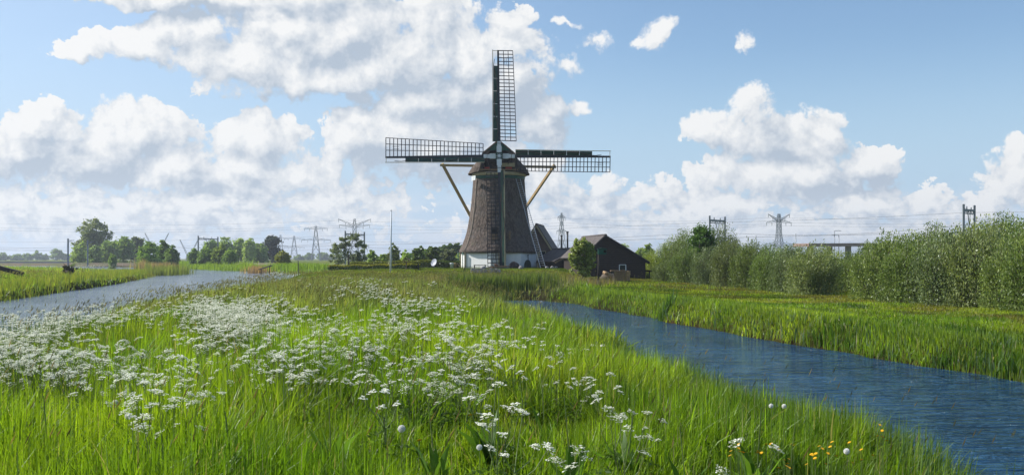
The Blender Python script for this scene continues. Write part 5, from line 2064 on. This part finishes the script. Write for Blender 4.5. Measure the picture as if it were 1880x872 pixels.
# seed-bearing stalks (foxtail): thin stalk with a dark spike, bent by the wind
def seedheads():
    xs, ys = [], []
    x, y = scatter(34000, 5, 90, 1.1)
    w = fbm(x, y, 4, 61)
    mid = (sst(y, 18, 34) * (x < 4) * 0.9 + 0.05) * sst(w, 0.3, 0.6)
    mid = np.maximum(mid, 0.16 * (y < 20) * sst(fbm(x, y, 1.6, 63), 0.42, 0.62))
    bankL = 0.6 * (1 - sst(np.abs(sdist(x, y, CANAL_L) - 1.2), 0.6, 2.6)) * (y < 90)
    bankR = (1 - sst(np.abs(sdist(x, y, CANAL_R) - 0.6), 0.2, 1.2)) * 0.10 * (x < 6)
    ok = rng.random(len(x)) < np.maximum(np.maximum(mid, bankL), bankR)
    x, y = x[ok], y[ok]
    d = water_d(x, y)
    ok = (d > 0.1) & ~keep_out(x, y)
    x, y, d = x[ok], y[ok], d[ok]
    n = len(x)
    z = ground_z(x, y, d)
    R_ = np.hypot(x, y)
    h = (0.78 + 0.34 * rng.random(n)) * np.where(y > 40, 0.8, 1.0)
    th = 0.004 * np.maximum(1, R_ / 9) ** 0.7
    pos = np.stack([x, y, z], 1)
    lean = 0.12 + 0.22 * rng.random(n)
    az = 0.1 + rng.normal(size=n) * 0.45
    col = np.tile(np.array([0.10, 0.13, 0.05]), (n, 1)) * (0.7 + 0.6 * rng.random((n, 1)))
    st = blades(pos, h, th, az, lean, col, 1)
    ld = np.stack([np.cos(az), np.sin(az), np.zeros(n)], 1)
    tip = pos + np.array([0, 0, 1.0]) * (h * (1 - 0.35 * lean))[:, None] + ld * (h * lean * 0.8)[:, None]
    dirv = np.array([0, 0, 1.0]) * 1.0 + ld * (0.25 + 1.2 * lean)[:, None]
    dirv /= np.linalg.norm(dirv, axis=1, keepdims=True)
    L_ = (0.05 + 0.04 * rng.random(n))[:, None] * np.maximum(1, R_ / 30)[:, None] ** 0.4
    Wd = (0.0048 * np.maximum(1, R_ / 9) ** 0.75)[:, None]
    out = []
    hc = np.array([0.085, 0.082, 0.045]) * (0.6 + 0.9 * rng.random((n, 1)))
    tanh_ = (rng.random(n) < 0.45)[:, None] & (y < 20)[:, None]
    hc = np.where(tanh_, np.array([0.20, 0.155, 0.085]), hc)
    hc = np.where((y > 30)[:, None], hc * 1.5 + np.array([0.02, 0.02, 0.01]), hc)
    for k in range(2):
        fa = rng.random(n) * np.pi if k == 0 else fa + np.pi / 2
        sd = np.stack([np.cos(fa), np.sin(fa), np.zeros(n)], 1)
        a = tip - dirv * L_ * 0.3
        b = tip + dirv * L_ * 0.2
        c = tip + dirv * L_
        V = np.stack([a, b + sd * Wd, c, b - sd * Wd], 1).reshape(-1, 3)
        out.append((V, np.arange(n * 4).reshape(n, 4), None, np.repeat(hc, 4, axis=0)))
    v, f, c = merge([st] + out)
    tag(link('seeding_grass', rawmesh('seeding_grass', v, f, M['grass'], c)), 'dark foxtail grass spikes leaning in the wind over the river bank', 'seeding grass', kind='stuff')


seedheads()


def reeds(name, label, pts, spread, n, h, cols, w=0.02, kind='stuff', cat='reeds', cv=0.12, plume=False):
    P_ = np.array(pts)
    k = rng.integers(0, len(P_), n)
    x = P_[k, 0] + rng.normal(size=n) * spread[0]
    y = P_[k, 1] + rng.normal(size=n) * spread[1]
    z = np.maximum(ground_z(x, y), -0.25)
    hh = h * (0.6 + 0.5 * rng.random(n))
    c0, c1 = np.array(cols[0]), np.array(cols[1])
    c = c0 + (c1 - c0) * rng.random((n, 1))
    v, f, c = merge([blades(np.stack([x, y, z], 1), hh, np.full(n, w) * (0.6 + 0.8 * rng.random(n)), rng.normal(size=n) * 1.0, np.abs(rng.normal(size=n)) * cv, c, 2)])
    o = link(name, rawmesh(name, v, f, M['grass'], c))
    tag(o, label, cat, kind=kind)


# reed beds
reeds('reed_bed', 'dense reeds and rushes closing off the head of the canal', [(x, 63.5 + 1.2 * math.sin(x)) for x in np.arange(-3.4, 2.6, 0.4)], (0.5, 1.0), 5200, 0.95, ((0.05, 0.09, 0.025), (0.15, 0.20, 0.055)), 0.035)
reeds('reed_bed', 'greyish withered reeds above the canal head below the mill garden', [(x, 70 + 2 * math.sin(x * 2)) for x in np.arange(-6.5, 7, 0.5)], (0.6, 2.0), 4200, 0.50, ((0.17, 0.14, 0.085), (0.22, 0.19, 0.12)), 0.03)
reeds('reed_bed', 'pinkish plumed reeds in front of the river headland bushes', [P0(p, Y)[:2] for p, Y in ((276, 158), (284, 160), (292, 158), (300, 160))], (1.0, 2.0), 1500, 2.3, ((0.23, 0.17, 0.14), (0.30, 0.23, 0.19)), 0.07)
reeds('reed_bed', 'brown-green reeds at the water edge of the headland', [P0(p, Y)[:2] for p, Y in ((296, 150), (306, 154), (316, 160), (322, 166))], (1.2, 2.0), 1800, 1.9, ((0.12, 0.16, 0.05), (0.18, 0.22, 0.07)), 0.07)
reeds('reed_bed', 'small patch of pink reeds left of the sloping jetty', [P0(p, Y)[:2] for p, Y in ((468, 172), (476, 170))], (0.8, 1.5), 500, 1.7, ((0.26, 0.17, 0.12), (0.32, 0.22, 0.16)), 0.07)
reeds('reed_bed', 'bright green reeds along the far shore of the river bend', [(-95 + 40 * t, 278 - 75 * t) for t in np.linspace(-.3, 1, 60)], (1.5, 2.5), 9000, 1.6, ((0.13, 0.22, 0.02), (0.20, 0.28, 0.03)), 0.09)
reeds('reed_bed', 'bright green reeds on the near shore right of the pink patch', [(-44 + 14 * t, 185 - 22 * t) for t in np.linspace(0, 1, 30)], (1.5, 2.5), 4200, 1.3, ((0.12, 0.22, 0.02), (0.19, 0.27, 0.03)), 0.08)
reeds('reed_bed', 'pale reddish reed field seen between barn and willow shrubs', [(x, 118 + 0.4 * x) for x in np.arange(14, 24, 0.5)], (0.8, 5), 3500, 1.5, ((0.24, 0.17, 0.13), (0.30, 0.22, 0.17)), 0.06)
reeds('reed_bed', 'rough reedy fringe along the far left river bank', [(-31.5 - (Y - 60) * 0.25 - 0.5, Y) for Y in np.arange(40, 140, 0.6)], (0.9, 1.0), 9000, 0.75, ((0.12, 0.20, 0.03), (0.24, 0.25, 0.06)), 0.035)
reeds('reed_bed', 'upright green rushes lining the right canal bank at the waterline', [(a[0] + (b[0] - a[0]) * t + 0.35, a[1] + (b[1] - a[1]) * t) for a, b in zip(CANAL_R[13:18], CANAL_R[14:19]) for t in np.linspace(0, 1, 14)], (0.35, 0.4), 12000, 0.29, ((0.10, 0.18, 0.025), (0.24, 0.32, 0.05)), 0.016)
reeds('iris_clump', 'dark broad-leaved iris clump in the water at the right canal bank', [P0(p, 41.3)[:2] for p in (1214, 1219, 1224, 1228)], (0.12, 0.2), 110, 0.95, ((0.05, 0.11, 0.02), (0.09, 0.17, 0.03)), 0.05, None, 'iris', 0.3)
reeds('sedge', 'broad blue-green sedge blades fringing the near canal bank at the lower right', [(a[0] + (b[0] - a[0]) * t - 0.35, a[1] + (b[1] - a[1]) * t) for a, b in zip(CANAL_R[1:5], CANAL_R[2:6]) for t in np.linspace(0, 1, 16)], (0.25, 0.3), 3800, 0.72, ((0.08, 0.15, 0.05), (0.14, 0.22, 0.075)), 0.013, 'stuff', 'sedge', 0.25)


# ------------------------------------------------------------------ cow parsley
def umbel(r_, R, nu, nf, fs):
    """white flower head: a dome of little umbels, each of several florets"""
    pos, size = [], []
    for i in range(nu):
        a = i * 2.4
        q = math.sqrt((i + 0.5) / nu)
        c = np.array([math.cos(a) * q * R, math.sin(a) * q * R, -0.45 * R * q * q + r_.normal() * 0.005])
        for j in range(nf):
            b = r_.random() * 6.28
            rr = R * 0.30 * math.sqrt(r_.random())
            pos.append(c + [math.cos(b) * rr, math.sin(b) * rr, 0.004 * r_.random()])
            size.append(fs)
    return np.array(pos), np.array(size)


def flat_quads(pos, size, col):
    n = len(pos)
    nrm = np.array([0, 0, 1.0]) + rng.normal(size=(n, 3)) * 0.30 + np.array([-0.25, 0, 0])
    nrm /= np.linalg.norm(nrm, axis=1, keepdims=True)
    e = rng.normal(size=(n, 3))
    u = np.cross(nrm, e); u /= np.linalg.norm(u, axis=1, keepdims=True)
    v = np.cross(nrm, u)
    s = size[:, None] / 2
    V = np.stack([pos - u * s, pos - v * s, pos + u * s, pos + v * s], 1).reshape(-1, 3)
    return V, np.arange(4 * n).reshape(n, 4), np.repeat(col, 4, axis=0)


def parsley_proto(seed):
    r_ = np.random.default_rng(seed)
    H = 0.95
    stem = MB()
    heads = []
    stem.tube([(0, 0, 0), (0.02, 0.01, H * .45), (0.03, 0, H * .62)], 0.006, 5, r1=0.0045, cap=False)
    nb = int(r_.integers(3, 9))
    for i in range(nb):
        a = i * 2.4 + r_.random()
        z0 = H * (0.40 + 0.22 * r_.random())
        out = 0.07 + 0.13 * r_.random()
        top = np.array([0.03 + math.cos(a) * out, math.sin(a) * out, H * (0.72 + 0.34 * r_.random())])
        b = np.array([0.02, 0.0, z0])
        mid = (b + top) / 2 + np.array([math.cos(a) * 0.03, math.sin(a) * 0.03, -0.02])
        stem.tube([b, mid, top - [0, 0, 0.035]], 0.003, 4, r1=0.002, cap=False)
        R = 0.026 + 0.018 * r_.random()
        for k in range(7):
            t = k * 0.9
            stem.tube([top - [0, 0, 0.035], top + np.array([math.cos(t) * R * .75, math.sin(t) * R * .75, -0.012])], 0.0011, 3, cap=False)
        p, s = umbel(r_, R, 12, 8, 0.0105)
        t1, t2 = r_.normal() * 0.35, r_.normal() * 0.35
        p[:, 2] += p[:, 0] * t1 + p[:, 1] * t2
        col = np.array([0.88, 0.89, 0.77]) * (0.9 + 0.1 * r_.random((len(p), 1)))
        V, Fc, C_ = flat_quads(p, s, col)
        heads.append((top, rawmesh('flower_head', V, [Fc], M['petal'], C_)))
    # ferny leaves
    pos = []
    for i in range(5):
        a = r_.random() * 6.28
        z0 = H * (0.12 + 0.4 * r_.random())
        for k in range(26):
            t = k / 26
            c = np.array([math.cos(a), math.sin(a), 0.35 - 0.5 * t]) * (0.05 + 0.2 * t)
            w = 0.07 * (1 - t) * r_.normal()
            pos.append([c[0] - math.sin(a) * w, c[1] + math.cos(a) * w, z0 + c[2] + 0.04])
    pos = np.array(pos)
    V, Fc, C_ = leaf_cards(pos, np.full(len(pos), 0.045), np.array([[0.09, 0.155, 0.03]]) * (0.7 + 0.6 * r_.random((len(pos), 1))), 0.1, 0.45)
    leaves = rawmesh('leaves', V, [Fc], M['grass'], C_)
    return stem.mesh('stem', M['stem']), leaves, heads


PP = [parsley_proto(300 + k) for k in range(6)]
# drifts: (px, py, sx, sy, count, region) in photograph pixels of the flower heads
DRIFTS = [(60, 560, 60, 14, 90, 0), (150, 580, 70, 16, 120, 0), (240, 590, 60, 16, 120, 0), (60, 610, 60, 18, 60, 0), (30, 545, 30, 8, 30, 0), (320, 600, 50, 18, 60, 0),
          (375, 562, 30, 12, 130, 1), (430, 585, 50, 18, 230, 1), (480, 560, 40, 14, 90, 1), (500, 620, 40, 18, 90, 1),
          (585, 610, 40, 20, 120, 2), (640, 625, 40, 20, 90, 2), (700, 545, 50, 14, 110, 2), (640, 530, 50, 10, 60, 2), (740, 575, 50, 18, 120, 2), (680, 520, 50, 8, 70, 2),
          (830, 592, 60, 16, 110, 3), (790, 640, 50, 20, 60, 3), (880, 640, 40, 20, 34, 3), (790, 690, 40, 12, 8, 3), (880, 685, 30, 14, 6, 3), (300, 655, 60, 18, 30, 0), (100, 640, 80, 16, 60, 0), (30, 620, 40, 16, 40, 0),  (960, 610, 50, 12, 50, 3), (1040, 612, 40, 12, 24, 3),
          (330, 690, 20, 26, 9, 4), (265, 730, 20, 6, 2, 4), (140, 650, 90, 16, 16, 4), (1130, 740, 70, 20, 7, 5), (980, 710, 60, 20, 5, 5), (1040, 655, 60, 14, 12, 5), (1330, 775, 30, 10, 2, 5), (1000, 780, 90, 12, 3, 5)]
REG = ['cow parsley in the drift by the river', 'cow parsley in the densest drift',
       'cow parsley in grey-green grass', 'cow parsley in the central band',
       'lone cow parsley in bright grass', 'sparse cow parsley towards the canal']
RANGE = [(0, 400), (330, 560), (540, 820), (690, 1110), (0, 400), (860, 1400)]
cands = []
for (px, py, sx, sy, cnt, reg) in DRIFTS:
    for _ in range(int(cnt * (1.05, 1.15, 0.80, 0.45, 1.0, 0.6)[reg])):
        qx, qy = px + rng.normal() * sx, py + rng.normal() * sy
        if qy < 508: continue
        s_ = 0.72 + 0.34 * rng.random()
        zt = 0.80 + 0.95 * s_ * 0.97
        if qy - HY < 22: continue
        Y = (EYE - zt) * F / (qy - HY)
        if Y < 4.6: continue
        x = (qx - HX) / F * Y
        cands.append((x, Y, s_, reg))
ca = np.array([(c[0], c[1]) for c in cands])
wd = water_d(ca[:, 0], ca[:, 1])
patch = fbm(ca[:, 0], ca[:, 1] * 0.6, 1.5, 81, 3)
keep = rng.random(len(ca)) < sst(patch, 0.40, 0.64)
cands = [c for c, w_, k_ in zip(cands, wd, keep) if w_ > 0.5 and (k_ or c[3] > 3 or (c[3] == 1 and rng.random() < 0.75)) and not (abs(c[0]) > 22 and c[1] < 25)]
cands.sort(key=lambda c: math.hypot(c[0], c[1]))
print('cow parsley', len(cands))
near = cands[:300]
for i, (x, y, s_, reg) in enumerate(near):
    st, lv, hd = PP[i % 6]
    t = empty('cow_parsley', (x, y, gz(x, y) - 0.01), random.uniform(0, 6.28))
    t.scale = (s_ * 1.1, s_ * 1.1, s_)
    t.rotation_euler = (random.uniform(-.08, .08), random.uniform(0.0, .16), random.uniform(0, 6.28))
    far_ = ['nearest the camera', 'halfway along', 'farthest along'][int(min(2, max(0, (y - 7) / 5)))]
    pxx = HX + F * x / y
    lo_, hi_ = RANGE[reg]
    side = ['left edge', 'left half', 'middle', 'right half', 'right edge'][int(min(4, max(0, (pxx - lo_) / (hi_ - lo_) * 5)))]
    tag(t, REG[reg] + ', ' + far_ + ', ' + side, 'wildflower', ['cow parsley beside the river', 'cow parsley in the densest drift', 'cow parsley below the flagpole', 'cow parsley in the central band', 'near cow parsley at the lower left', 'cow parsley near the canal bank'][reg])
    link('stem', st, t)
    link('leaves', lv, t)
    for top, me in hd:
        h_ = link('flower_head', me, t)
        h_.location = top
# the farther plants as one mass
far = cands[300:]
vs, fs, cs_, o = [], [], [], 0
sp, sh, sc_ = [], [], []
for (x, y, s_, reg) in far:
    z = gz(x, y)
    for k in range(int(rng.integers(3, 8))):
        a = rng.random() * 6.28
        rr = 0.05 + 0.17 * rng.random()
        c = np.array([x + math.cos(a) * rr, y + math.sin(a) * rr, z + 0.95 * s_ * (0.84 + 0.18 * rng.random())])
        p, sz_ = umbel(rng, 0.040, 8, 4, 0.017)
        vs.append(p + c)
        sp.append([x, y, z]); sh.append([c[0] - x, c[1] - y, c[2] - z])
p = np.concatenate(vs)
dist = np.hypot(p[:, 0], p[:, 1])
col = np.array([0.88, 0.89, 0.77]) * (0.88 + 0.12 * rng.random((len(p), 1)))
V1, F1, C1 = flat_quads(p, 0.0165 * np.maximum(1, dist / 20) ** 0.6, col)
sp, sh = np.array(sp), np.array(sh)
n = len(sp)
w = 0.0035 * np.maximum(1, np.hypot(sp[:, 0], sp[:, 1]) / 14)
V2 = np.stack([sp, sp + np.stack([w, w * 0, w * 0], 1), sp + sh + np.stack([w, w * 0, w * 0], 1), sp + sh], 1).reshape(-1, 3)
F2 = np.arange(4 * n).reshape(n, 4)
C2 = np.tile(np.array([[0.10, 0.16, 0.04]]), (4 * n, 1))
me = rawmesh('cow_parsley_drift', V1, [F1], M['petal'], C1)
dr = link('cow_parsley_drift', me)
tag(dr, 'far drifts of white cow parsley running along the dyke towards the mill', 'wildflowers', kind='stuff')
link('stems', rawmesh('stems', V2, [F2], M['grass'], C2), dr)['kind'] = 'stuff'

# far white blossom on the river bend bank
r2 = np.random.default_rng(9)
pts = []
for (px, Y, sx) in ((520, 150, 12), (545, 140, 10), (500, 160, 8), (165, 130, 14)):
    for k in range(260):
        x = (px + r2.normal() * sx - HX) / F * Y
        yy = Y + r2.normal() * 3
        pts.append([x, yy, gz(x, yy) + 0.75 + 0.35 * r2.random()])
pts = np.array(pts)
V, Fc, C_ = flat_quads(pts, np.full(len(pts), 0.10), np.tile(np.array([[0.74, 0.74, 0.68]]), (len(pts), 1)))
tag(link('white_blossom', rawmesh('white_blossom', V, [Fc], M['petal'], C_)), 'white blossom froth on the bank around the dark slender pole', 'wildflowers', kind='stuff')

# ------------------------------------------------------------------ dandelions, buttercups, clocks
def disc(m, c, r, n=8, tilt=(0, 0)):
    pts = []
    for k in range(n):
        a = 2 * math.pi * k / n
        for rr, aa in ((r, a), (r * 0.72, a + math.pi / n)):
            x, y = math.cos(aa) * rr, math.sin(aa) * rr
            pts.append((c[0] + x, c[1] + y, c[2] + x * tilt[0] + y * tilt[1] + 0.15 * r))
    b = pts + [c]
    m.add(b, [((i + 1) % (2 * n), len(b) - 1, i)[::-1] for i in range(2 * n)])


def stem_mesh(h, r=0.0022):
    return MB().tube([(0, 0, 0), (0.01, 0, h * .5), (0.015, 0, h)], r, 5, cap=False).mesh('stem', M['stem'])


m = MB(); disc(m, (0.015, 0, 0.42), 0.020, 10, (0.1, -0.5)); disc(m, (0.015, 0, 0.424), 0.012, 8, (0.1, -0.5))
yel = m.mesh('petals', M['yellow'])
ys = stem_mesh(0.42)
import bmesh
bm = bmesh.new()
r3 = random.Random(4)
for k in range(170):
    z = 1 - 2 * (k + .5) / 170
    a = k * 2.39996
    q = math.sqrt(1 - z * z)
    d = Vector((q * math.cos(a), q * math.sin(a), z))
    s = d.cross(Vector((r3.random(), r3.random(), r3.random()))).normalized()
    t_ = d.cross(s)
    c = d * 0.021
    vv_ = [bm.verts.new(c * 0.15), bm.verts.new(c + s * .0026), bm.verts.new(c + d * .0035), bm.verts.new(c - s * .0026)]
    bm.faces.new(vv_)
    vv_ = [bm.verts.new(c + t_ * .0032), bm.verts.new(c + s * .0032), bm.verts.new(c - t_ * .0032), bm.verts.new(c - s * .0032)]
    bm.faces.new(vv_)
bmesh.ops.create_icosphere(bm, subdivisions=1, radius=0.006)
clock = bpy.data.meshes.new('seed_ball')
bm.to_mesh(clock); bm.free()
clock.materials.append(M['petal'])
a_ = clock.color_attributes.new('tint', 'FLOAT_COLOR', 'POINT')
a_.data.foreach_set('color', np.tile(np.array([0.80, 0.80, 0.76, 1.0], np.float32), len(clock.vertices)))


def flower(name, label, cat, group, px, py, ztop, parts, scale=1.0):
    Y = (EYE - (0.8 + ztop)) * F / (py - HY)
    x = (px - HX) / F * Y
    z = gz(x, Y)
    k = (EYE - (py - HY) / F * Y - z)
    t = empty(name, (x, Y, z), random.uniform(0, 6.28) if cat != 'dandelion' else random.uniform(-.5, .5))
    tag(t, label, cat, group)
    for nm, me, at in parts:
        o = link(nm, me, t)
        if at == 'stem':
            o.scale = (scale, scale, k / 0.42)
        elif at == 'ball':
            o.location = (0.015, 0, k)
            o.scale = (scale,) * 3
        else:
            o.location = (0, 0, k - 0.42 * scale)
            o.scale = (scale,) * 3
    return t


for px, py, lab in ((195, 766, 'orange-yellow dandelion in the grass at the lower left'), (408, 804, 'yellow dandelion left of the second one in the dark hollow'), (435, 815, 'yellow dandelion in the dark hollow at the lower left'),
                    (413, 745, 'small yellow dandelion bud above the dark hollow'), (765, 809, 'small yellow dandelion at the bottom centre'), (243, 833, 'faint yellow dandelion low in the left grass'),
                    (860, 762, 'small yellow flower in the grass below centre'), (758, 603, 'yellow dandelion among the distant parsley in the centre')):
    flower('dandelion', lab, 'dandelion', 'yellow dandelions in the near grass', px, py, 0.5, [('stem', ys, 'stem'), ('petals', yel, 'top')], 1.3)
for i in range(46):
    where = 'at the bottom edge' if i < 34 else ('left of the others' if i < 40 else 'highest up the bank')
    if i < 34:
        px, py = 1480 + random.gauss(0, 60), 835 + random.gauss(0, 14)
    elif i < 40:
        px, py = 1355 + random.gauss(0, 8), 826 + random.gauss(0, 6)
    else:
        px, py = 1625 + random.gauss(0, 18), 795 + random.gauss(0, 9)
    flower('buttercup', 'small yellow buttercup in the near grass by the lower right canal, ' + where, 'buttercup', 'buttercups by the lower right canal bank', px, min(py, 866), 0.62, [('stem', ys, 'stem'), ('petals', yel, 'top')], 0.62)
for px, py, lab in ((229, 722, 'uppermost dandelion clock at the lower left'), (212, 740, 'dandelion clock leaning left beside the uppermost one'), (235, 764, 'lowest of the three dandelion clocks at the lower left'),
                    (735, 786, 'dandelion clock in the grass below centre'), (883, 820, 'small dandelion clock at the bottom right of centre'), (1559, 828, 'dandelion clock amid the buttercups'),
                    (1419, 745, 'dandelion clock just above the near bank grass, left one'), (1436, 745, 'dandelion clock just above the near bank grass, right one')):
    flower('dandelion_clock', lab, 'dandelion clock', None, px, py, 0.62, [('stem', ys, 'stem'), ('seed_ball', clock, 'ball')], 1.15 if px < 800 else 0.8)

# broad dock leaves
for px, py, lab in ((1330, 745, 'broad-leaved dock plant on the near canal bank'), (1080, 700, 'broad-leaved dock plant in the middle of the near grass')):
    Y = (EYE - 1.3) * F / (py - HY)
    x = (px - HX) / F * Y
    t = tag(empty('dock_plant', (x, Y, gz(x, Y))), lab, 'weed')
    n = 12
    pos = np.zeros((n, 3))
    v, f, c = merge([blades(pos, 0.45 + 0.2 * rng.random(n), np.full(n, 0.07), rng.random(n) * 6.28, 0.3 + 0.3 * rng.random(n), np.tile(np.array([[0.06, 0.13, 0.015]]), (n, 1)), 3)])
    link('leaves', rawmesh('leaves', v, f, M['grass'], c), t)
    MB().tube([(0, 0, 0), (0.02, 0, 0.7)], 0.006, 5, r1=0.003).build('stem', M['stem'], t)

# broad weeds scattered through the near sward: one tuft each, leaves and flower stalk
wp = []
for k in range(5):
    n = 9 + k
    v, f, c = merge([blades(np.zeros((n, 3)), 0.26 + 0.26 * rng.random(n), np.full(n, 0.05 + 0.008 * k), rng.random(n) * 6.28, 0.3 + 0.45 * rng.random(n),
                            np.tile(np.array([[0.085, 0.165, 0.030]]), (n, 1)) * (0.75 + 0.5 * rng.random((n, 1))), 3)])
    wp.append((rawmesh('leaves', v, f, M['grass'], c), MB().tube([(0, 0, 0), (0.02, 0, 0.35), (0.05, 0.01, 0.62)], 0.005, 5, r1=0.003).mesh('stem', M['stem'])))
spots = [(60, 700), (120, 770), (200, 690), (300, 800), (360, 740), (455, 700), (520, 780), (560, 700), (610, 830), (670, 740), (700, 690), (760, 760), (800, 840), (850, 730), (900, 800), (940, 700),
         (1000, 760), (1050, 840), (1110, 690), (1150, 800), (1210, 730), (1260, 830), (1300, 700), (1390, 800), (1450, 770), (1520, 850), (90, 850), (430, 850), (240, 640), (560, 640)]
for i, (px, py) in enumerate(spots):
    Y = (EYE - 1.22) * F / (py - HY)
    x = (px - HX) / F * Y
    t = empty('broad_weed', (x, Y, gz(x, Y) + 0.05), i * 1.3)
    t.scale = (1.0 + 0.1 * (i % 4),) * 2 + (1.15 + 0.1 * (i % 3),)
    where = ('at the left' if px < 500 else 'below the centre' if px < 1000 else 'at the right') + (', close to the lower edge' if py > 780 else ', farther up the slope')
    tag(t, 'broad-leaved green weed among the near grass ' + where, 'weed', 'broad weeds in the near grass')
    link('leaves', wp[i % 5][0], t)
    link('stem', wp[i % 5][1], t)

# ------------------------------------------------------------------ air
hm = bpy.data.materials.new('haze_air')
hm.use_nodes = True
hm.node_tree.nodes.clear()
T = NT(hm.node_tree)
ho = T.n.new('ShaderNodeOutputMaterial')
hv_ = T.n.new('ShaderNodeVolumePrincipled')
hv_.inputs['Color'].default_value = (0.80, 0.88, 1.0, 1)
hv_.inputs['Density'].default_value = 0.0003
hv_.inputs['Anisotropy'].default_value = 0.3
T.l.new(hv_.outputs[0], ho.inputs['Volume'])
m = MB().box((-5400, -700, -3), (5400, 6800, 60))
tag(m.build('haze', hm), kind='stuff')
